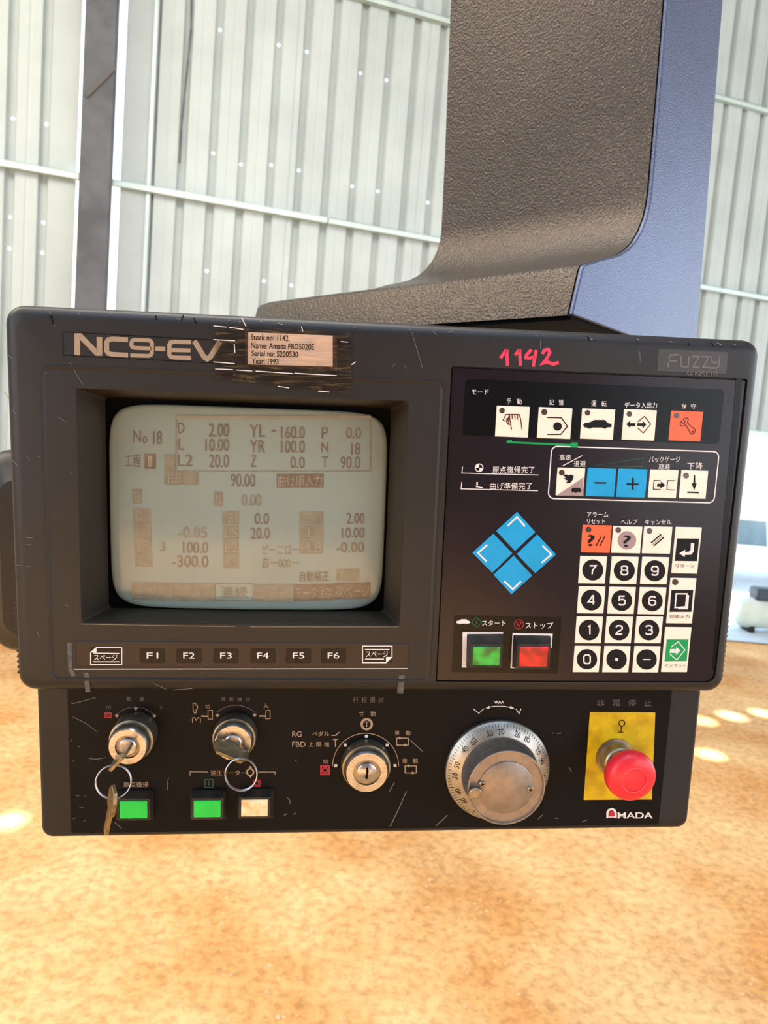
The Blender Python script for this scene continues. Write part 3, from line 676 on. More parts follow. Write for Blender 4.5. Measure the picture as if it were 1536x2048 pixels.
for i in range(NX + 1):
    for j in range(NY + 1):
        u, v_ = i / NX, j / NY
        x = 428 + (700 - 428) * u + 3 * random.random() * (i == NX or i == 0); y = 650 + u * 14 + (755 + u * 32 - 650 - u * 14) * v_ + 2 * random.random() * (j == NY)
        p = L(x, y); g.append(bm.verts.new((p.x, p.y, .0012 + .0004 * math.sin(u * 23 + v_ * 9) * math.sin(v_ * 17) + random.uniform(-.00012, .00012))))
for i in range(NX):
    for j in range(NY): k = i * (NY + 1) + j; bm.faces.new((g[k], g[k + 1], g[k + NY + 2], g[k + NY + 1]))
obj('clear_tape', bm, TAPE, con, 'glossy wrinkled clear tape over the paper label', smooth=180, recalc=False)
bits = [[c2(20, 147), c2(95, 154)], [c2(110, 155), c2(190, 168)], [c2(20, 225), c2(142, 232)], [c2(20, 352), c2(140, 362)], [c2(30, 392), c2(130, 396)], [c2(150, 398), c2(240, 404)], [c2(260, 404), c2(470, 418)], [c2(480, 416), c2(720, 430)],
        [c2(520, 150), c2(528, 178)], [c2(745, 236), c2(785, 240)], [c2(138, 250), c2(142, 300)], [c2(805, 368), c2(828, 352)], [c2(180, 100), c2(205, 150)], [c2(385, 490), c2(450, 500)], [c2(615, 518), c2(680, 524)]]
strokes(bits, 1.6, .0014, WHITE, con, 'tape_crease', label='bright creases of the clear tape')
# membrane keypad plate
MZ = -.0012
bm = bmesh.new(); cx, cy = (MO[0] + MO[2]) / 2, (MO[1] + MO[3]) / 2; slab(bm, cx, cy, MO[2] - MO[0] - .0016, MO[3] - MO[1] - .0016, -.0030, MZ, .001, 3, .0004)
mem = obj('membrane_panel', bm, MEMB, con, 'glossy plum-black membrane panel carrying the keys')
# bright-edged darker border strip at right of the membrane
strokes([[(1478, 758), (1472, 830), (1452, 1050), (1430, 1340)]], 12, MZ, MEMB2, con, 'membrane_border')
# mode window (black rounded area)
bm = bmesh.new(); cx, cy, w_, h_ = pxbox(931, 769, 1448, 880, MZ); slab(bm, cx, cy, w_, h_, MZ, MZ + .00015, .003, 5, .00005); obj('mode_window', bm, MEMB2, con, 'black rounded mode area')
KZ = MZ + .0007
def key(name, box, m, label, fr=ident, led=None):
    bm = bmesh.new(); cx, cy, w_, h_ = pxbox(*box, KZ, fr); slab(bm, cx, cy, w_, h_, MZ, KZ, .0003, 2, .00025)
    k = obj(name, bm, m, con, label)
    if led: 
        p = fr(*led[:2]); r = led[2]; poly(circ(*p, r), KZ, LED, k, 'led_window', th=.0002)
    return k
def mk(X0, Y0, X1, Y1): return (X0, Y0, X1, Y1)
k = key('mode_key', (992, 812.5, 1058, 874), CREAM, 'cream mode key with hand symbol', led=(1004, 821, 5.6))
strokes([[(500, 228), (515, 235), (545, 155)], [(470, 222), (505, 158), (648, 158), (664, 205), (680, 325)], [(470, 222), (500, 232)], [(543, 165), (548, 220), (565, 325)], [(570, 160), (574, 208)], [(600, 160), (604, 216)], [(630, 162), (632, 215)],
         [(512, 205), (530, 198), (545, 212)], [(512, 205), (515, 250), (528, 268), (550, 268)], [(530, 205), (534, 262)]], 1.9, KZ, INKB, k, 'symbol', m1)
k = key('mode_key', (1076, 815.5, 1143, 877), CREAM, 'cream mode key with memory disc symbol', led=(1088.5, 824, 6))
strokes([[(955, 192), (1112, 195), (1178, 290), (1104, 378), (955, 378)]], 2.2, KZ, INK, k, 'symbol', m1); poly(circ(1070, 290, 47), KZ, INK, k, 'symbol', m1, th=.00019)
k = key('mode_key', (1162.5, 818, 1228.5, 878.5), CREAM, 'cream mode key with black car symbol', led=(1175, 825.5, 5.5))
CAR = [(670, 446), (676, 436), (702, 432), (722, 421), (772, 421), (786, 436), (802, 440), (804, 452), (796, 456), (782, 456), (776, 462), (766, 462), (760, 457), (712, 457), (706, 462), (694, 462), (688, 457), (676, 456)]
poly(CAR, KZ, INK, k, 'symbol', c3, th=.00019)
k = key('mode_key', (1246, 819.5, 1311.5, 880.5), CREAM, 'cream mode key with arrows in and out of a diamond', led=(1258.5, 828, 5.5))
strokes([[(548, 280), (632, 208), (712, 310), (616, 422), (546, 358)]], 1.8, KZ, INKB, k, 'symbol', m2)
poly([(402, 310), (446, 266), (446, 296), (516, 296), (516, 336), (446, 336), (446, 358)], KZ, INK, k, 'symbol', m2, th=.0002); poly([(540, 296), (612, 296), (612, 270), (656, 314), (608, 364), (608, 332), (540, 332)], KZ, INK, k, 'symbol', m2, th=.0002)
k = key('mode_key', (1340, 822.5, 1404, 882), ORANGE, 'orange mode key with wrench symbol', led=(1353, 831, 5.6))
strokes([['c', (1132, 250), (1148, 236), (1172, 228), (1192, 240), (1190, 262), (1182, 288), (1200, 312), (1280, 378), (1284, 398), (1262, 430), (1236, 440), (1222, 424), (1160, 318), (1130, 334), (1100, 334), (1086, 308), (1104, 272), (1112, 280), (1120, 300), (1144, 298), (1154, 272), (1136, 262)], circ(1250, 406, 8, 8)], 1.9, KZ, INKB, k, 'symbol', m2)
TZ = MZ + .00015
text([('モード', 148, 279, 228, 303), ('手', 312, 320, 334, 348), ('動', 360, 322, 382, 348), ('記', 512, 325, 534, 351), ('憶', 556, 325, 578, 352), ('運', 708, 331, 732, 358), ('転', 756, 332, 780, 359), ('データ入出力', 864, 338, 1016, 366),
      ('保', 1130, 345, 1154, 368), ('守', 1174, 346, 1198, 370)], TZ, WHITE, con, 'printed_text', c3, bold=.008)
# green link bar
poly([(1013, 881), (1023, 880), (1023, 883), (1141, 888), (1141, 885), (1155, 885), (1155, 895), (1141, 895), (1141, 892), (1013, 886)], MZ, GREENK, con, 'link_bar', label='green link line under the mode keys', th=.0004)
# outlined group
gpts = [L(*c3(*p), MZ) for p in ((522, 548), (1308, 566), (1282, 806), (506, 792))]
x0, x1 = (gpts[0].x + gpts[3].x) / 2 , (gpts[1].x + gpts[2].x) / 2; y1, y0 = (gpts[0].y + gpts[1].y) / 2, (gpts[2].y + gpts[3].y) / 2
bm = bmesh.new(); ribbon(bm, rrect(x0, y0, x1, y1, .004, 6), .0008, FLATZ(MZ), True, .0002); obj('group_outline', bm, WHITE, con, 'thin white rounded outline', smooth=0, recalc=False)
k = key('speed_key', (547, 646, 676, 776), CREAM, 'cream key with black hare above and tortoise below', c3, led=(570, 668, 5.8))
poly([(672, 690), (672, 776), (545, 776)], KZ, GREYD, k, 'legend_wedge', c3, th=.00012)
poly([(575, 680), (590, 676), (604, 682), (612, 676), (626, 684), (622, 700), (610, 716), (588, 718), (598, 706), (578, 696), (590, 692)], KZ, INK, k, 'symbol', c3, th=.0002)
poly([(614, 744), (632, 738), (656, 740), (662, 752), (654, 762), (646, 756), (636, 764), (626, 758), (618, 762)], KZ, INK, k, 'symbol', c3, th=.0002)
k = key('speed_key', (688, 648, 821, 780), BLUE, 'blue key with minus sign', c3); poly([(724, 712), (778, 713), (778, 720), (724, 719)], KZ, INK, k, 'symbol', c3, th=.0002)
k = key('speed_key', (831, 651, 967, 784), BLUE, 'blue key with plus sign', c3); poly([(873, 718), (899, 718), (899, 692), (907, 692), (907, 718), (931, 719), (931, 726), (906, 726), (906, 748), (898, 748), (898, 726), (873, 725)], KZ, INK, k, 'symbol', c3, th=.0002)
k = key('gauge_key', (980, 655, 1112, 786), CREAM, 'cream key with arrow moving out of a bracket', c3)
strokes([[(1034, 706), (1002, 704), (998, 746), (1032, 747)], [(1100, 706), (1066, 705), (1062, 748), (1098, 750)]], 1.6, KZ, INK, k, 'symbol', c3)
poly([(1018, 720), (1034, 720), (1034, 710), (1054, 726), (1032, 742), (1032, 732), (1016, 732)], KZ, INK, k, 'symbol', c3, th=.0002)
k = key('lower_key', (1126, 658, 1251, 789), CREAM, 'cream key with arrow down to a line', c3, led=(1152, 682, 5.8))
poly([(1188, 680), (1194, 680), (1195, 718), (1202, 718), (1190, 750), (1178, 717), (1186, 718)], KZ, INK, k, 'symbol', c3, th=.0002); poly([(1158, 756), (1212, 758), (1212, 765), (1158, 763)], KZ, INK, k, 'symbol', c3, th=.0002)
text([('高速', 560, 582, 612, 610), ('退避', 626, 612, 682, 640), ('バックゲージ', 978, 592, 1124, 620), ('退避', 1022, 626, 1076, 652), ('下降', 1158, 620, 1230, 652),
      ('原点復帰完了', 246, 638, 442, 670), ('曲げ準備完了', 234, 714, 430, 746), ('アラーム', 688, 852, 788, 876), ('リセット', 688, 884, 772, 908), ('ヘルプ', 846, 886, 924, 910), ('キャンセル', 960, 888, 1084, 912)], MZ, WHITE, con, 'printed_text', c3, bold=.008)
strokes([[(574, 636), (666, 588)], [(106, 640), (102, 670), (462, 679)], [(102, 712), (98, 744), (458, 753)]], 1.6, MZ, WHITE, con, 'printed_line', c3)
strokes([['c', (720, 636), (950, 600), (948, 640)]], 1.4, MZ, GRNP, con, 'speed_wedge', c3)
for (x, y) in ((128, 647), (126, 717)): 
    bm = bmesh.new(); p = L(*c3(x, y), MZ); lathe(bm, [(.0023, MZ), (.0023, MZ + .0006), (.0017, MZ + .0006), (.0015, MZ + .0002)], 20, p); obj('indicator_lamp', bm, INK, con, 'small unlit indicator beside white lettering')
poly(circ(*c3(183, 645), 8.5), MZ, WHITE, con, 'symbol', th=.0002); c_ = c3(183, 645)
poly([c_, (c_[0], c_[1] - 7), (c_[0] + 5, c_[1] - 5), (c_[0] + 7, c_[1])], MZ, MEMB2, con, 'symbol', th=.0003); poly([c_, (c_[0], c_[1] + 7), (c_[0] - 5, c_[1] + 5), (c_[0] - 7, c_[1])], MZ, MEMB2, con, 'symbol', th=.0003)
strokes([[(174, 712), (173, 726)], [(168, 732), (200, 738)]], 3, MZ, WHITE, con, 'symbol', c3)
# alarm / help / cancel
k = key('reset_key', (272, 216, 520, 450), ORANGE, 'orange key with question mark and two strokes', z6, led=(328, 252, 5.8)); text([('?', 318, 296, 382, 394)], KZ, INK, k, 'legend', z6, bold=.014)
strokes([[(438, 308), (392, 392)], [(470, 308), (424, 392)]], 2.2, KZ, INK, k, 'legend_stroke', z6)
k = key('help_key', (532, 226, 780, 454), CREAM, 'cream key with question mark on a mauve disc', z6, led=(582, 256, 5.8)); poly(circ(656, 344, 79), KZ, GREYD, k, 'legend_disc', z6, th=.00012); text([('?', 624, 300, 690, 400)], KZ, INK, k, 'legend', z6, bold=.04, th=.00025)
k = key('cancel_key', (796, 228, 1036, 458), CREAM, 'cream key with black diagonal strokes', z6, led=(848, 264, 5.8))
strokes([[(862, 366), (948, 292)], [(884, 392), (970, 318)]], 2.6, KZ, INK, k, 'legend_stroke', z6); strokes([[(870, 384), (962, 302)]], 1.0, KZ, INK, k, 'legend_stroke', z6)
# digits
DG = {'0': [['c', (.25, 0), (.75, 0), (1, .18), (1, .82), (.75, 1), (.25, 1), (0, .82), (0, .18)]], '1': [[(.3, .12), (.62, 0), (.62, 1)]],
      '2': [[(.02, .2), (.1, .05), (.3, 0), (.7, 0), (.95, .1), (1, .28), (.9, .45), (.15, .75), (.02, .98), (1, .98)]],
      '3': [[(.02, .16), (.12, .04), (.3, 0), (.7, 0), (.95, .1), (.95, .38), (.75, .48), (.4, .48)], [(.75, .48), (1, .6), (1, .86), (.75, 1), (.28, 1), (.06, .94), (0, .8)]],
      '4': [[(.78, 1), (.78, 0), (.68, 0), (0, .72), (1, .72)]], '5': [[(.95, 0), (.12, 0), (.08, .45), (.3, .38), (.75, .38), (1, .52), (1, .84), (.75, 1), (.25, 1), (.02, .88)]],
      '6': [[(.98, .14), (.85, .02), (.6, 0), (.3, 0), (.05, .14), (0, .4), (0, .82), (.25, 1), (.75, 1), (1, .85), (1, .55), (.75, .42), (.25, .42), (0, .55)]],
      '7': [[(0, .02), (1, .02), (.45, .55), (.38, 1)]], '8': [['c', (.25, 0), (.75, 0), (.95, .1), (.95, .36), (.75, .46), (.25, .46), (.05, .36), (.05, .1)], ['c', (.25, .46), (.75, .46), (1, .6), (1, .86), (.75, 1), (.25, 1), (0, .86), (0, .6)]],
      '9': [[(.02, .86), (.15, .98), (.4, 1), (.7, 1), (.95, .86), (1, .6), (1, .18), (.75, 0), (.25, 0), (0, .15), (0, .45), (.25, .58), (.75, .58), (1, .45)]]}
def digit(s_, x0, y0, x1, y1, lw, z, m, parent, name, fr):
    strokes([['c'] * (l_[0] == 'c') + [(x0 + (x1 - x0) * u, y0 + (y1 - y0) * v) for u, v in (l_[1:] if l_[0] == 'c' else l_)] for l_ in DG[s_]], lw, z, m, parent, name, fr, None, .00024)
rows = [[(365, 597, '7'), (634, 601, '8'), (894, 604, '9')], [(353, 854, '4'), (612, 858, '5'), (872, 861, '6')], [(333, 1110, '1'), (589, 1110, '2'), (844, 1110, '3')], [(315, 1359, '0'), (568, 1360, '·'), (824, 1361, '—')]]
for ri, row in enumerate(rows):
    for x, y, s_ in row:
        hw, hh = 114 - ri * 1.0, 116 - ri * 1.5
        nm = {'·': 'the decimal point', '—': 'a minus sign'}.get(s_, f'the digit {s_}')
        k = key('number_key', (x - hw, y - hh, x + hw, y + hh), CREAM, f'cream number key, black disc with {nm}', z6)
        poly(circ(x, y, 90 - ri, 32), KZ, INK, k, 'legend_disc', z6, th=.00012)
        if s_ == '·': poly([(x - 12, y - 11), (x + 12, y - 11), (x + 12, y + 12), (x - 12, y + 12)], KZ, WHITE, k, 'legend', z6, th=.0002)
        elif s_ == '—': poly([(x - 34, y - 4), (x + 34, y - 4), (x + 34, y + 5), (x - 34, y + 5)], KZ, WHITE, k, 'legend', z6, th=.0002)
        else:
            wd = 10 if s_ == '1' else 30
            digit(s_, x - 27, y - 38, x + 27, y + 36, 2.9, KZ, WHITE, k, 'legend', z6)
# tall keys
k = key('return_key', (1056, 234, 1278, 628), CREAM, 'tall cream key with bent return arrow', z6)
poly([(1084, 328), (1272, 330), (1254, 522), (1064, 520)], KZ, INK, k, 'legend_square', z6, th=.00012)
poly([(1202, 368), (1230, 368), (1224, 440), (1205, 466), (1150, 468), (1148, 486), (1102, 455), (1154, 424), (1152, 444), (1182, 442), (1198, 426)], KZ, WHITE, k, 'legend', z6, th=.0002)
text([('リターン', 1072, 543, 1232, 578)], KZ, INKB, k, 'legend', z6)
k = key('repeat_key', (1012, 668, 1232, 1054), CREAM, 'tall cream key with stacked sheets symbol', z6, led=(1068, 700, 6.2))
poly([(1036, 768), (1222, 768), (1206, 954), (1020, 954)], KZ, INK, k, 'legend_square', z6, th=.00012)
strokes([['c', (1076, 800), (1168, 800), (1156, 912), (1066, 918)]], 2.8, KZ, WHITE, k, 'legend', z6); poly([(1168, 812), (1186, 812), (1176, 932), (1092, 932), (1092, 922), (1160, 915)], KZ, WHITE, k, 'legend', z6, th=.0002)
text([('同値入力', 1022, 978, 1190, 1012)], KZ, INKB, k, 'legend', z6)
k = key('input_key', (968, 1088, 1190, 1470), CREAM, 'tall cream key with green square and arrow into diamond', z6)
poly([(996, 1190), (1182, 1190), (1166, 1374), (978, 1376)], KZ, GREENK, k, 'legend_square', z6, th=.00012)
strokes([[(1030, 1256), (1094, 1208), (1150, 1280), (1080, 1364), (1020, 1312)]], 1.8, KZ, WHITE, k, 'legend', z6); poly([(1024, 1272), (1076, 1272), (1076, 1254), (1112, 1284), (1074, 1322), (1074, 1304), (1020, 1304)], KZ, WHITE, k, 'legend', z6, th=.0002)
text([('インプット', 976, 1396, 1160, 1428)], KZ, INKB, k, 'legend', z6)
# diamond of arrow keys
def dkey(pts, chev, lab):
    bm = bmesh.new(); P = [L(*c4(*p), KZ) for p in pts]; a = [bm.verts.new((p.x, p.y, MZ)) for p in P]; b = [bm.verts.new((p.x, p.y, KZ)) for p in P]; bm.faces.new(b)
    [bm.faces.new((a[i], a[(i + 1) % 4], b[(i + 1) % 4], b[i])) for i in range(4)]
    k = obj('arrow_key', bm, BLUE, con, lab, smooth=0); strokes([chev], 3.4, KZ, WHITE, k, 'arrow', c4)
dkey([(395, 368), (488, 472), (384, 568), (288, 466)], [(346, 440), (394, 394), (434, 442)], 'blue diamond key with upward arrow')
dkey([(274, 480), (370, 580), (268, 680), (166, 578)], [(242, 536), (194, 578), (238, 622)], 'blue diamond key with leftward arrow')
dkey([(498, 484), (594, 586), (488, 682), (394, 584)], [(524, 540), (570, 586), (520, 628)], 'blue diamond key with rightward arrow')
dkey([(378, 592), (472, 694), (366, 790), (274, 690)], [(328, 722), (372, 764), (414, 724)], 'blue diamond key with downward arrow')
# start / stop area
poly([c4(74, 896), c4(622, 908), c4(602, 1196), c4(60, 1188)], MZ, MEMB2, con, 'button_field', label='black field of the start and stop buttons', th=.0002)
bz = MZ + .0003
CARW = [(178, 352), (186, 340), (208, 336), (228, 322), (286, 320), (304, 334), (328, 344), (330, 356), (322, 366), (306, 366), (298, 374), (286, 368), (226, 368), (216, 376), (204, 366), (184, 364)]
poly(CARW, bz, WHITE, con, 'car_symbol', z7, th=.0002)
strokes([['c', (398, 300), (460, 352), (402, 406), (344, 354)]], 1.4, bz, GRNP, con, 'start_symbol', z7); strokes([[(402, 332), (400, 380)]], 2, bz, GRNP, con, 'start_symbol', z7)
strokes([['c'] + circ(864, 376, 50), ['c', (836, 352), (892, 352), (864, 402)]], 1.3, bz, REDP, con, 'stop_symbol', z7)
text([('スタート', 460, 332, 720, 392), ('ストップ', 936, 352, 1240, 424)], bz, WHITE, con, 'printed_text', z7, bold=.012)
def pushbutton(parent, fr, frame_q, lens_q, zb, zt, lens_m, lab, name='push_button'):
    """frame_q: base quad at zb, lens_q: front quad at zt (pixel corners TL TR BR BL)"""
    fb = [L(*fr(*p), zb) for p in frame_q]; ft = [L(*fr(*p), zt) for p in lens_q]
    w_ = .0016
    def rect(P, g): x0 = (P[0].x + P[3].x) / 2 - g; x1 = (P[1].x + P[2].x) / 2 + g; y1 = (P[0].y + P[1].y) / 2 + g; y0 = (P[2].y + P[3].y) / 2 - g; return x0, y0, x1, y1
    a, b = rect(fb, 0), rect(ft, w_); c_ = rect(ft, 0)
    bm = bmesh.new()
    ro = lambda r, z, rad: [(x, y, z) for x, y in rrect(*r, rad, 3)]
    loft(bm, [ro(a, zb, .001), ro(b, zt - .0012, .001), ro(b, zt - .0003, .0008), ro((b[0] + .0003, b[1] + .0003, b[2] - .0003, b[3] - .0003), zt, .0006), ro((c_[0], c_[1], c_[2], c_[3]), zt, .0003), ro((c_[0], c_[1], c_[2], c_[3]), zt - .001, .0003)], True, True)
    k = obj(name, bm, DUSTY, parent, lab)
    bm = bmesh.new(); slab(bm, (c_[0] + c_[2]) / 2, (c_[1] + c_[3]) / 2, c_[2] - c_[0] - .0003, c_[3] - c_[1] - .0003, zt - .001, zt + .0006, .0005, 3, .0005); obj('lens', bm, lens_m, k)
    return k
poly([z7(248, 462), z7(692, 462), z7(690, 480), z7(296, 482), z7(286, 838), z7(296, 850), z7(240, 850)], bz, WHITE, con, 'white_frame_edge', th=.0002)
poly([z7(796, 472), z7(1236, 480), z7(1226, 640), z7(1200, 636), z7(1204, 500), z7(806, 494), z7(790, 850), z7(850, 854), z7(850, 858), z7(772, 856)], bz, WHITE, con, 'white_frame_edge', th=.0002)
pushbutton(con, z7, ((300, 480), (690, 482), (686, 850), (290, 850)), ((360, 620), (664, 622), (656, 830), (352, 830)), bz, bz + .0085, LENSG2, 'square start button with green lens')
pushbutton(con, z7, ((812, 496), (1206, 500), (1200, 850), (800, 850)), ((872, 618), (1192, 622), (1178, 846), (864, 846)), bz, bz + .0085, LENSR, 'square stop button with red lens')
# grip ridges on both lower sides
bm = bmesh.new(); g = .0013
pr = [(-.0032, 0), (-.0024, .0011), (.0030, .0011), (.0040, 0)]
bx(bm, (-.0038, -.0009, -.012), (.0032, .0009, .0003)); mr = bpy.data.meshes.new('grip_ridge'); bmesh.ops.bevel(bm, geom=bm.edges[:], offset=.0005, segments=1, affect='EDGES'); bm.to_mesh(mr); bm.free(); mr.materials.append(BOXM)
for k_ in range(15):
    y = HY0 + .0118 + k_ * (.0036)
    o = link('grip_ridge', mr, None, con); o.location = (HX0 + .0030, y, -.0052)
for k_ in range(12):
    y = HY0 + .0118 + k_ * (.0036)
    o = link('grip_ridge', mr, None, con); o.location = (HX1 - .0028, y, -.0052)
# rear housing of the tube, wider than the front
a = L(3, 893, -.12); b = L(20, 1276, -.12); 
bm = bmesh.new(); x0, x1, y0, y1 = a.x - .002, .21, b.y, a.y
loft(bm, [[(x, y, z) for x, y in rrect(x0 + i_, y0 + i_, x1 - i_, y1 - i_, .022 - i_ * .5, 6)] for i_, z in ((.03, -.30), (.01, -.29), (0, -.20), (0, -.09), (.004, -.083), (.008, -.08), (.02, -.068))], True, True)
obj('rear_housing', bm, HOUSE, con, 'dark rounded rear casing of the tube')
bm = bmesh.new(); loft(bm, [[(x, y, z) for x, y in rrect(-.08, y1 - .03, .08, .10, .01, 4)] for z in (-.26, -.066)]); obj('top_bracket', bm, BOXM, con)
# scratches on the housing
sc_l = [[c1(300, 148), c1(325, 215)], [c1(410, 425), c1(490, 560)], [c1(40, 370), c1(72, 408)], [c1(75, 708), c1(100, 738)], [c1(345, 752), c1(390, 778)], [c1(258, 495), c1(280, 490)], [c1(75, 1005), c1(108, 1040)], [c1(415, 1085), c1(430, 1078)],
        [c1(220, 980), c1(236, 992)], [c2(1148, 184), c2(1168, 250), c2(1208, 385)], [c2(1036, 380), c2(1054, 362)], [c2(1108, 372), c2(1114, 390)], [c2(1265, 175), c2(1290, 198)], [c3(470, 50), c3(470, 90)], [c3(935, 100), c3(937, 150)], [(10, 785), (20, 800)], [(53, 912), (60, 920)], [(52, 1075), (66, 1076)], [(52, 1090), (63, 1088)], [(34, 1130), (62, 1133)], [c5(205, 225), c5(216, 262)], [c5(355, 80), c5(375, 90)], [c5(845, 512), c5(912, 544)], [c5(950, 548), c5(1055, 540)]]
sc_d = [[c1(1085, 148), c1(1072, 180)], [c1(1145, 165), c1(1160, 198)], [c1(920, 150), c1(925, 178)], [c3(690, 28), c3(698, 48)], [c3(1160, 60), c3(1166, 74)], [c3(1270, 60), c3(1282, 76)], [c1(300, 150), c1(318, 205)]]
o = strokes(sc_l, 1.1, .0, SCR, con, 'scratches'); o['kind'] = 'stuff'; o = strokes(sc_d, 2.2, .0, DEEP, con, 'scratches', th=.0003); o['kind'] = 'stuff'
bm = bmesh.new()
for i_ in range(26):   # chips along the worn top edge
    x = random.uniform(HX0 + .012, HX1 - .01); r = random.uniform(.0004, .0010) * (1.5 if x > .15 else 1); a_ = random.uniform(.2, 1.0)
    y = HY1 - .0028 - a_ * .002; z = -.0018 + a_ * .0009
    v = [bm.verts.new((x + r * k2 * math.cos(t) , y + r * .5 * math.sin(t), z + .0006 - .3 * r * math.sin(t))) for t, k2 in ((0, 1), (1.2, .8), (2.4, 1.2), (3.6, .7), (4.9, 1))]; bm.faces.new(v)
o = obj('chips', bm, RIM, con, smooth=0); o['kind'] = 'stuff'

# ================================================================== OPERATION BOX (lower unit)
BZ = -.020
bc = L(735, 1520, BZ)
BM_ = PM.copy()
opb = thing('operation_box', 'flat black switch box under the console with key switches, dial and emergency stop', 'switch box', BM_)
bl = L(76, 1500, BZ).x; br = L(1392, 1500, BZ).x; bb_ = (L(300, 1672, BZ).y + L(1200, 1661, BZ).y) / 2; bt = HY0 - .0003
bm = bmesh.new()
loft(bm, [[(x, y, z) for x, y in rrect(bl + i_, bb_ + i_, br - i_, bt, .007, 5)] for i_, z in ((.003, -.064), (0, -.061), (0, BZ - .003), (.0008, BZ - .0012), (.0025, BZ))])
obj('case', bm, BOXM, opb, 'black box case with rounded lower corners')
fl, fr_ = L(139, 1500, BZ).x, L(1331, 1500, BZ).x; fb = L(600, 1659, BZ).y; PZ = BZ + .0012
bm = bmesh.new(); slab(bm, (fl + fr_) / 2, (fb + HY0 - .0006) / 2, fr_ - fl, HY0 - .0006 - fb, BZ, PZ, .001, 3, .0004); obj('face_plate', bm, BLACK, opb, 'black printed face plate')
def TB(items, m, fr, bold=.008, label=None): return text(items, PZ, m, opb, 'printed_text', fr, label, bold=bold)
TB([('電', 385, 16, 418, 46), ('源', 484, 16, 518, 46), ('簡', 1094, 14, 1128, 44), ('易', 1152, 16, 1186, 46), ('操', 1216, 18, 1250, 48), ('作', 1280, 20, 1312, 50)], DIMW, c9)
TB([('入', 632, 80, 664, 106), ('切', 230, 80, 270, 108)], DIMW, c9)
TB([('切', 976, 70, 1012, 100), ('入', 1412, 64, 1450, 98)], TAN, c9)
TB([('油圧モーター', 1016, 562, 1280, 602), ('原点復帰', 364, 650, 550, 690)], TAN, c9, .012)
strokes([['c', (226, 134), (272, 134), (272, 168), (226, 168)], ['c'] + circ(250, 150, 11, 12), ['c', (1336, 638), (1386, 638), (1386, 684), (1336, 684)], ['c'] + circ(1361, 661, 15, 14)], 1.8, PZ, REDP, opb, 'printed_symbol', c9)
strokes([['c', (974, 632), (1034, 632), (1034, 690), (974, 690)], [(1003, 642), (1003, 680)]], 1.4, PZ, GRNP, opb, 'printed_symbol', c9)
strokes([arc(452, 290, 200, 134, 46, 12), arc(1206, 290, 214, 132, 48, 12)], 1.2, PZ, DIMW, opb, 'printed_arc', c9)
def dia(cx, cy, r): return [(cx - r, cy), (cx, cy - r), (cx + r, cy), (cx, cy + r)]
for p in ((314, 154), (595, 156), (456, 100), (1068, 152), (1346, 150)): poly(dia(*p, 15), PZ, TAN, opb, 'position_mark', c9)
strokes([['c', (886, 62), (902, 60), (906, 74), (918, 80), (918, 100), (908, 110), (906, 134), (894, 134), (886, 120), (884, 80)], [(880, 208), (880, 172), (896, 168), (908, 190), (922, 168), (940, 174), (940, 208)], ['c', (996, 116), (1030, 114), (1030, 180), (998, 180)], ['c', (1430, 116), (1462, 114), (1462, 176), (1430, 178)],
         [(862, 604), (862, 574), (996, 576)], [(1376, 576), (1500, 576), (1500, 596)]], 1.4, PZ, TAN, opb, 'printed_symbol', c9)
strokes([[(946, 158), (996, 158)], [(1380, 157), (1428, 157)]], 3, PZ, TAN, opb, 'printed_symbol', c9)
strokes([['c'] + circ(1313, 577, 25, 18)], 3, PZ, TAN, opb, 'printed_symbol', c9); poly([(1300, 545), (1326, 545), (1314, 530)], PZ, TAN, opb, 'printed_symbol', c9); poly([(1302, 606), (1328, 606), (1314, 620)], PZ, TAN, opb, 'printed_symbol', c9)
TB([('行', 984, 96, 1014, 130), ('程', 1032, 96, 1062, 130), ('選', 1080, 96, 1110, 130), ('択', 1128, 98, 1158, 130)], DIMW, c6)
TB([('寸', 1018, 178, 1046, 206), ('動', 1084, 178, 1112, 206), ('切', 812, 450, 842, 476)], TAN, c6)
TB([('RG', 638, 292, 692, 322), ('ペダル', 752, 292, 850, 320), ('FBD', 638, 350, 714, 380), ('上', 730, 352, 760, 378), ('限', 776, 352, 804, 380), ('端', 820, 352, 848, 380), ('単', 1222, 286, 1248, 312), ('動', 1284, 288, 1310, 314), ('連', 1264, 446, 1292, 474), ('転', 1324, 446, 1354, 474)], TAN, c6, .012)
poly(circ(1062, 251, 35, 28), PZ, TAN, opb, 'inching_symbol', c6); poly(circ(1062, 251, 22, 24), PZ, BLACK, opb, 'inching_symbol', c6, th=.00025); text([('T', 1050, 236, 1074, 266)], PZ, TAN, opb, 'inching_symbol', c6, th=.0003, bold=.03)
strokes([arc(1056, 490, 188, 180, 0, 26)], 1.4, PZ, TAN, opb, 'printed_arc', c6)
for p in ((940, 370), (1178, 370), (1060, 320), (886, 487), (1223, 486)): poly([(p[0] - 8, p[1] - 8), (p[0] + 8, p[1] - 8), (p[0] + 8, p[1] + 8), (p[0] - 8, p[1] + 8)], PZ, WHITE, opb, 'position_mark', c6)
strokes([['c', (1232, 330), (1298, 330), (1298, 370), (1232, 370)], ['c', (1280, 488), (1344, 488), (1344, 528), (1280, 528)], [(862, 314), (886, 314), (898, 302), (906, 296)], [(870, 338), (896, 338)], [(884, 340), (884, 380)]], 2.0, PZ, TAN, opb, 'printed_symbol', c6)
for p in ((1250, 330), (1280, 370), (1300, 488), (1324, 528)): poly(dia(*p, 9), PZ, TAN, opb, 'printed_symbol', c6, th=.0002)
strokes([['c', (802, 488), (848, 488), (848, 536), (802, 536)], ['c'] + circ(825, 512, 14, 14)], 3.2, PZ, REDP, opb, 'printed_symbol', c6)
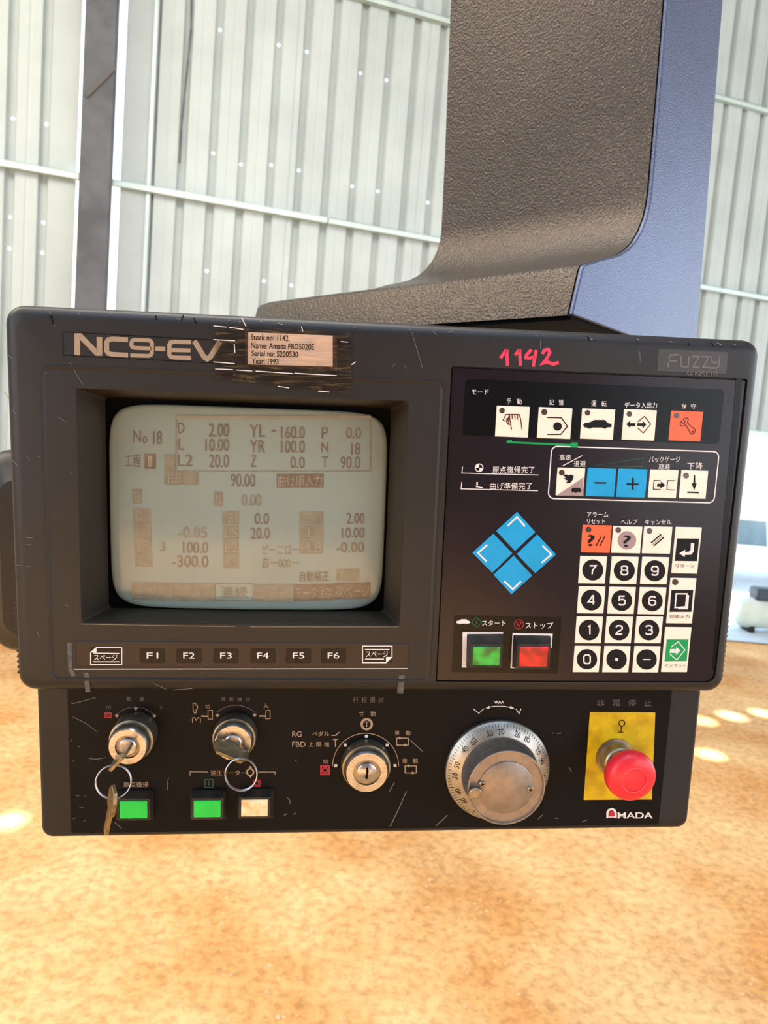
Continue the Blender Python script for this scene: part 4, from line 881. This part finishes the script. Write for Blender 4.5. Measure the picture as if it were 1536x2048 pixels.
TB([('非', 854, 100, 892, 134), ('常', 934, 98, 974, 134), ('停', 1014, 100, 1054, 134), ('止', 1098, 100, 1134, 134)], DIMW, c7)
strokes([[(222, 148), (250, 170), (276, 146)], [(440, 148), (456, 172), (466, 146)], [(292, 142), (326, 134), (380, 134), (420, 142)], [(330, 108), (338, 120), (342, 108), (350, 120), (356, 108), (364, 120), (370, 108), (378, 120)]], 1.3, PZ, WHITE, opb, 'printed_symbol', c7)
poly([(286, 144), (304, 132), (304, 146)], PZ, WHITE, opb, 'printed_symbol', c7); poly([(432, 146), (412, 132), (410, 146)], PZ, WHITE, opb, 'printed_symbol', c7)
# logo
LG = strokes([[(908, 706), (908, 678), (914, 666), (930, 660), (944, 666), (950, 678), (950, 706)]], 4.2, PZ, WHITE, opb, 'logo', c7, 'white arch with red dot and letters AMADA')
poly(circ(930, 684, 15, 20), PZ, REDP, LG, 'dot', c7, 'red dot', th=.0003)
strokes([[(916, 700), (944, 700)]], 3, PZ, WHITE, LG, 'bar', c7, th=.0002)
text([('MADA', 960, 677, 1140, 708)], PZ, WHITE, LG, 'lettering', c7, bold=.014)
# scratches
sl_ = [[(390, 625), (470, 605), (530, 588)], [(400, 695), (470, 730), (535, 778)], [(485, 922), (530, 928), (580, 918)], [(388, 830), (396, 820)], [(430, 858), (442, 860)], [(418, 1128), (438, 1126)], [(465, 1130), (472, 1128)], [(436, 1186), (458, 1196)], [(400, 1255), (412, 1250)], [(458, 1268), (470, 1262)], [(395, 940), (405, 936)], [(628, 1272), (668, 1308)], [(920, 1095), (918, 1060), (926, 1028)]]
o = strokes([[c5(*p) for p in l_] for l_ in sl_], 1.3, PZ, SCR, opb, 'scratches'); o['kind'] = 'stuff'
sl_ = [[(1288, 632), (1240, 740), (1196, 832)], [(655, 462), (664, 452)], [(1308, 340), (1382, 408)], [(1220, 580), (1190, 636)], [(612, 668), (628, 690), (622, 704)], [(590, 768), (610, 760)], [(645, 764), (662, 756)], [(1455, 830), (1520, 770)]]
o = strokes([[c6(*p) for p in l_] for l_ in sl_], 1.8, PZ, SCR, opb, 'scratches'); o['kind'] = 'stuff'
sl_ = [[(30, 745), (90, 690)], [(552, 712), (575, 690)], [(625, 270), (636, 272)], [(650, 274), (672, 270)], [(712, 445), (724, 470)], [(780, 724), (806, 714)], [(640, 706), (656, 708)]]
o = strokes([[c7(*p) for p in l_] for l_ in sl_], 1.6, PZ, SCR, opb, 'scratches'); o['kind'] = 'stuff'

def at(px, py, z): q = L(px, py, z); return (q.x, q.y)
S_ = (L(701, 1530, PZ) - L(700, 1530, PZ)).length        # metres per pixel near the box face
# key switches: bezel, ring and barrel are stepped turned parts
def key_switch(bx0, fx, rb, rf, lab, slot_ang, with_slot=True):
    # base centre pixel, front centre pixel -> protrusion from parallax
    zb = PZ; best = None
    for i in range(10, 400):
        z = zb + i * .0001; p = L(*fx, z); b0 = L(*bx0, zb)
        d = abs(p.y - b0.y)
        if best is None or d < best[0]: best = (d, z)
    zt = best[1]; c_ = L(*bx0, zb); c_ = Vector(((c_.x + L(*fx, zt).x) / 2, c_.y))
    h = zt - zb; Rb, Rf = rb * S_, rf * S_ * (1 - h / .5)
    bm = bmesh.new(); lathe(bm, [(Rb, zb), (Rb, zb + h * .45), (Rb * .97, zb + h * .6), (Rf * 1.06, zb + h * .62), (Rf * 1.06, zb + h * .8), (Rf, zt - .0008), (Rf - .0008, zt), (Rf * .66, zt), (Rf * .62, zt - .0012), (Rf * .5, zt - .0012)], 56, c_)
    k = obj('key_switch', bm, WORNM, opb, lab)
    bm = bmesh.new(); lathe(bm, [(Rf * 1.005, zt - .0009), (Rf - .0006, zt + .0002), (Rf * .64, zt + .0002), (Rf * .62, zt - .0009)], 48, c_); [bm.faces.remove(f) for f in list(bm.faces) if len(f.verts) > 10]; obj('face_ring', bm, CHROME, k)
    bm = bmesh.new(); lathe(bm, [(Rf * .46, zt - .0014), (Rf * .46, zt + .0004), (Rf * .40, zt + .0010), (.0002, zt + .0011)], 40, c_); obj('barrel', bm, CHROME, k)
    if with_slot:
        bm = bmesh.new(); mw = Matrix.Translation((c_.x, c_.y, zt + .0011)) @ Matrix.Rotation(slot_ang, 4, 'Z'); bx(bm, (-.0006, -Rf * .28, -.0004), (.0006, Rf * .28, .0003), mw)
        bx(bm, (-.0011, -Rf * .24, -.0004), (.0003, -Rf * .1, .0003), mw); bx(bm, (-.0003, Rf * .02, -.0004), (.0011, Rf * .16, .0003), mw); obj('keyhole', bm, DEEP, k)
    return c_, zt, Rf
L1 = key_switch((264, 1464), (263.5, 1494), 42, 37, 'metal key switch with a key in it, above the left green button', 0, False)
L2 = key_switch((467, 1466), (470, 1486), 42, 37, 'metal key switch with a key in it, second from the left', 0, False)
L3_ = key_switch((732, 1524), (733, 1545), 49, 43, 'largest key switch, bright ring and empty keyhole', 0, True)
# square buttons
def pb(x0, y0, x1, y1, lens, lab):  # lens pixels; frame a little above (parallax)
    fz = PZ + .0090
    pushbutton(opb, ident, ((x0 - 7, y0 - 21), (x1 + 12, y0 - 21), (x1 + 12, y1 + 3), (x0 - 7, y1 + 3)), ((x0, y0), (x1, y0), (x1, y1), (x0, y1)), PZ, fz, lens, lab)
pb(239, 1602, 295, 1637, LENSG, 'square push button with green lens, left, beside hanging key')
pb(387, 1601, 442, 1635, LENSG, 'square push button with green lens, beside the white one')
pb(482, 1599, 536, 1633, LENSW, 'square push button with yellowed white lens')
# dial
dc = L(994, 1538, PZ); RO = 107 * S_
bm = bmesh.new(); lathe(bm, [(RO, PZ), (RO, PZ + .003), (RO - .001, PZ + .0042), (RO * .74, PZ + .0095), (RO * .73, PZ + .0095)], 96, dc)
dial = obj('setting_dial', bm, DIALM, opb, 'large aluminium setting dial with scale marks and crank knob')
def cone_z(r): return PZ + .0042 + (RO - .001 - r) / (RO * .26 - .001) * .0053
bm = bmesh.new()
for i_ in range(100):
    a = 2 * math.pi * i_ / 100; r1 = RO - .0012; r0 = r1 - (.0042 if i_ % 10 == 0 else .0028 if i_ % 5 == 0 else .0019); wv = .00016
    t = Vector((-math.sin(a), math.cos(a))); u = Vector((math.cos(a), math.sin(a)))
    P = [u * r1 + t * wv, u * r0 + t * wv, u * r0 - t * wv, u * r1 - t * wv]
    bm.faces.new([bm.verts.new((dc.x + p.x, dc.y + p.y, cone_z(p.length) + .00015)) for p in P])
obj('scale_marks', bm, INK, dial, smooth=0, recalc=False)
bm = bmesh.new()
for ang, s1, s2 in ((99, '30', '70'), (62, '20', '80'), (137, '40', '60'), (175, '50', '50'), (212, '60', '40'), (25, '10', '90'), (250, '70', '30'), (-12, '0', '100')):
    for s_, o_ in ((s1, .0042), (s2, -.0042)):
        vs, fs = text_mesh(s_, .0); w0 = max(v.x for v in vs); h0 = max(v.y for v in vs); a = math.radians(ang); r = RO * .835
        u = Vector((math.cos(a), math.sin(a))); t = Vector((math.sin(a), -math.cos(a))); hh = .0034; ww = .0048
        nv = []
        for v in vs:
            q = u * (r + (v.y / h0 - .5) * hh) + t * (-o_ + (v.x / w0 - .5) * ww); nv.append(bm.verts.new((dc.x + q.x, dc.y + q.y, cone_z(q.length) + .0002)))
        for f in fs: bm.faces.new([nv[i] for i in f])
obj('scale_numbers', bm, INK, dial, smooth=0, recalc=False)
kz = PZ + .0285
kc = L(1013, 1574, kz); kc = Vector(((kc.x + dc.x) / 2, (kc.y + dc.y) / 2)); RK = 81 * S_ * (1 - .0285 / .5)
bm = bmesh.new(); n_ = 240
def gear(r, amp, z): return [(kc.x + (r + (amp if i_ % 2 else 0)) * math.cos(2 * math.pi * i_ / n_), kc.y + (r + (amp if i_ % 2 else 0)) * math.sin(2 * math.pi * i_ / n_), z) for i_ in range(n_)]
loft(bm, [gear(RK * 1.03, 0, PZ + .0094), gear(RK * .99, .0007, PZ + .0105), gear(RK * .96, .0007, kz - .003), gear(RK * .97, 0, kz - .0024), gear(RK, 0, kz - .002), gear(RK, 0, kz - .0003), gear(RK - .0003, 0, kz), gear(RK - .0011, 0, kz), gear(RK - .0016, 0, kz - .0016), gear(RK * .70, 0, kz - .0016), gear(RK * .70, 0, kz - .0008), gear(RK * .67, 0, kz - .0003), gear(.001, 0, kz - .0003)])
kn = obj('crank_knob', bm, KNOBM, dial, 'knurled steel knob with raised cap')
bm = bmesh.new(); pz = L(*c7(232, 585), kz + .003); lathe(bm, [(.0034, kz - .002), (.0044, kz + .0002), (.0046, kz + .0030), (.0040, kz + .0036), (.0034, kz + .0036), (.0032, kz + .0030), (.0002, kz + .0030)], 28, pz); obj('crank_pin', bm, WORNM, dial, 'small finger pin on the crank knob')
bm = bmesh.new()
for p in (c7(268, 533), c7(514, 560)):
    q = L(*p, kz); lathe(bm, [(.0024, kz - .0006), (.0024, kz + .0004), (.0018, kz + .0009), (.0003, kz + .0009)], 20, q)
sw = obj('cap_screws', bm, WORNM, dial)
bm = bmesh.new()
for p in (c7(268, 533), c7(514, 560)):
    q = L(*p, kz)
    for an in (.3, .3 + math.pi / 2): bx(bm, (-.0013, -.00025, 0), (.0013, .00025, .0003), Matrix.Translation((q.x, q.y, kz + .0008)) @ Matrix.Rotation(an, 4, 'Z'))
obj('screw_slots', bm, DEEP, dial)
# emergency stop
poly([(818, 163), (1152, 165), (1134, 610), (786, 612)], PZ, YELLOW, opb, 'yellow_plate', c7, 'yellow plate behind the emergency stop', th=.0006)
strokes([['c'] + circ(982, 221, 15, 16), [(979, 237), (978, 264)], [(964, 266), (990, 268)]], 1.8, PZ + .0006, INK, opb, 'lock_symbol', c7)
ez = PZ + .034
eh = L(1262, 1560, ez); e0 = L(1245, 1512, PZ); ec = eh.copy(); ec.y = (eh.y + e0.y) / 2 if abs(eh.y - e0.y) < .01 else eh.y
ec.x = (eh.x * .75 + e0.x * .25)
RE = 53.5 * S_ * (1 - .034 / .5)
bm = bmesh.new(); lathe(bm, [(RE * .80, PZ + .0006), (RE * .80, PZ + .002), (RE * .7, PZ + .0022), (RE * .66, PZ + .011), (RE * .6, PZ + .012), (RE * .5, PZ + .022), (RE * .5, PZ + .026)], 48, ec)
es_ = obj('emergency_stop', bm, WORNM, opb, 'emergency stop button with red mushroom head')
bm = bmesh.new(); lathe(bm, [(RE * .5, ez - .0135), (RE * .9, ez - .012), (RE, ez - .009), (RE * 1.0, ez - .006), (RE * .965, ez - .003), (RE * .88, ez - .001), (RE * .7, ez + .0003), (RE * .505, ez + .0010), (RE * .49, ez + .0010), (RE * .475, ez + .0004), (RE * .45, ez + .0004), (RE * .2, ez + .0011), (.0002, ez + .0012)], 64, ec)
obj('mushroom_head', bm, REDB, es_, 'red mushroom head')
bm = bmesh.new(); lathe(bm, [(RE * .508, ez + .0009), (RE * .502, ez + .0012), (RE * .488, ez + .0012), (RE * .482, ez + .0004), (RE * .49, ez + .0002), (RE * .5, ez + .0002)], 56, ec); [bm.faces.remove(f) for f in list(bm.faces) if len(f.verts) > 10]; obj('head_ring', bm, mat('ring_pink', (246, 96, 104), .4), es_)

# ================================================================== KEYS (lie in the locks: things of their own)
def torus(bm, cmat, R, r, n=56, m_=8, coil=0.):
    lp = []
    for i_ in range(n):
        a = 2 * math.pi * i_ / n; lp.append([bm.verts.new(cmat @ Vector(((R + r * math.cos(2 * math.pi * j_ / m_)) * math.cos(a), (R + r * math.cos(2 * math.pi * j_ / m_)) * math.sin(a), r * math.sin(2 * math.pi * j_ / m_)))) for j_ in range(m_)])
    for i_ in range(n):
        for j_ in range(m_): bm.faces.new((lp[i_][j_], lp[(i_ + 1) % n][j_], lp[(i_ + 1) % n][(j_ + 1) % m_], lp[i_][(j_ + 1) % m_]))
def key_shape(bow_w, bow_l, blade_l):   # outline in (u across, v outward); origin where blade enters the lock
    b = [(-.0028, -blade_l), (.0020, -blade_l), (.0028, -blade_l + .002), (.0028, 0)]
    b += [(bow_w / 2, .001), (bow_w / 2 + .0006, .004), (bow_w / 2 + .0006, bow_l - .006), (bow_w / 2 - .003, bow_l), (-bow_w / 2 + .003, bow_l), (-bow_w / 2 - .0006, bow_l - .006), (-bow_w / 2 - .0006, .004), (-bow_w / 2, .001), (-.0028, 0)]
    return b
def flat_key(name, parent, O3, U, V, th, bow_w, bow_l, blade_l, label=None):
    """U across, V along outward, thickness along UxV; all in panel coords"""
    U = U.normalized(); V = (V - U * U.dot(V)).normalized(); T = U.cross(V) * th / 2
    bm = bmesh.new(); sh = key_shape(bow_w, bow_l, blade_l); a = [bm.verts.new(O3 + U * u + V * v + T) for u, v in sh]; b = [bm.verts.new(O3 + U * u + V * v - T) for u, v in sh]
    bm.faces.new(a); bm.faces.new(b[::-1]); n = len(sh); [bm.faces.new((a[i], b[i], b[(i + 1) % n], a[(i + 1) % n])) for i in range(n)]
    return obj(name, bm, KEYM, parent, label, smooth=0, bevel=.0003, bseg=1)
k1 = thing('key_ring', 'pair of worn brass keys on a thin ring, one in the leftmost key switch', 'keys', PM, None)
z1 = L1[1]
# key in lock 1: plate seen nearly edge on, running from upper right to lower left
pA, pB = L3(*c9(478, 322), z1 + .004), L3(*c9(275, 578), z1 + .024)
pC = L3(*c9(400, 370), z1 + .001)
dirv = (pB - pA)
U = Vector((dirv.x, dirv.y, 0)).normalized()
V = Vector((U.x * .25, U.y * .25, 1))
mid = Vector((L1[0].x, L1[0].y, z1 + .001))
flat_key('inserted_key', k1, mid + U * .003, U, Vector((U.x * .55, U.y * .55, 1)), .0019, .0175, .019, .010)
rc = L3(*c9(287, 652), z1 + .017); Rr = 119 / 3.746 * S_ * .95
bm = bmesh.new(); tilt = Matrix.Translation(rc) @ Matrix.Rotation(math.radians(-8), 4, 'X') @ Matrix.Rotation(math.radians(6), 4, 'Y')
torus(bm, tilt, Rr,   .00045); torus(bm, tilt @ Matrix.Translation((.0002, 0, -.0009)), Rr,   .00045); obj('ring', bm, CHROME, k1, 'thin bright split ring')
kt, kb = L3(*c9(296, 705), z1 + .017), L3(*c9(232, 1032), z1 + .006)
V2 = kt - kb; U2 = Vector((.42, .1, .8)); U2 = U2 - V2 * (U2.dot(V2) / V2.dot(V2)); ln = V2.length
flat_key('hanging_key', k1, kb + V2 * .52, U2, V2, .0024, .0135, ln * .48, ln * .52, 'second key hanging from the ring')
k2 = thing('key_ring', 'worn brass key with thin ring in the second key switch from the left', 'keys', PM, None)
z2 = L2[1]; mid = Vector((L2[0].x, L2[0].y, z2 + .001))
pA, pB = L3(*c9(1055, 360), z2 + .012), L3(*c9(1275, 500), z2 + .020)
U = Vector(((pB - pA).x, (pB - pA).y, 0)).normalized()
flat_key('inserted_key', k2, mid + Vector((0, -.001, 0)), U, Vector((-.02, -.14, 1)), .0022, .0235, .0145, .010)
rc = L3(*c9(1244, 597), z2 + .018); Rr = 116 / 3.746 * S_ * .95
bm = bmesh.new(); tilt = Matrix.Translation(rc) @ Matrix.Rotation(math.radians(-10), 4, 'X') @ Matrix.Rotation(math.radians(-6), 4, 'Y')
torus(bm, tilt, Rr,   .00045); torus(bm, tilt @ Matrix.Translation((0, .0002, -.0010)) @ Matrix.Rotation(.03, 4, 'X'), Rr,   .00045); obj('ring', bm, CHROME, k2, 'thin bright split ring')

# move each thing's origin to its own base without moving its parts
def rebase(root, off):
    off = Vector(off); root.matrix_world = root.matrix_world @ Matrix.Translation(off)
    for ch in root.children: ch.location = ch.location - off
rebase(con, ((HX0 + HX1) / 2, HY0, -.035)); rebase(opb, ((bl + br) / 2, bb_, -.045))
rebase(k1, (L1[0].x, L1[0].y, z1)); rebase(k2, (L2[0].x, L2[0].y, z2))
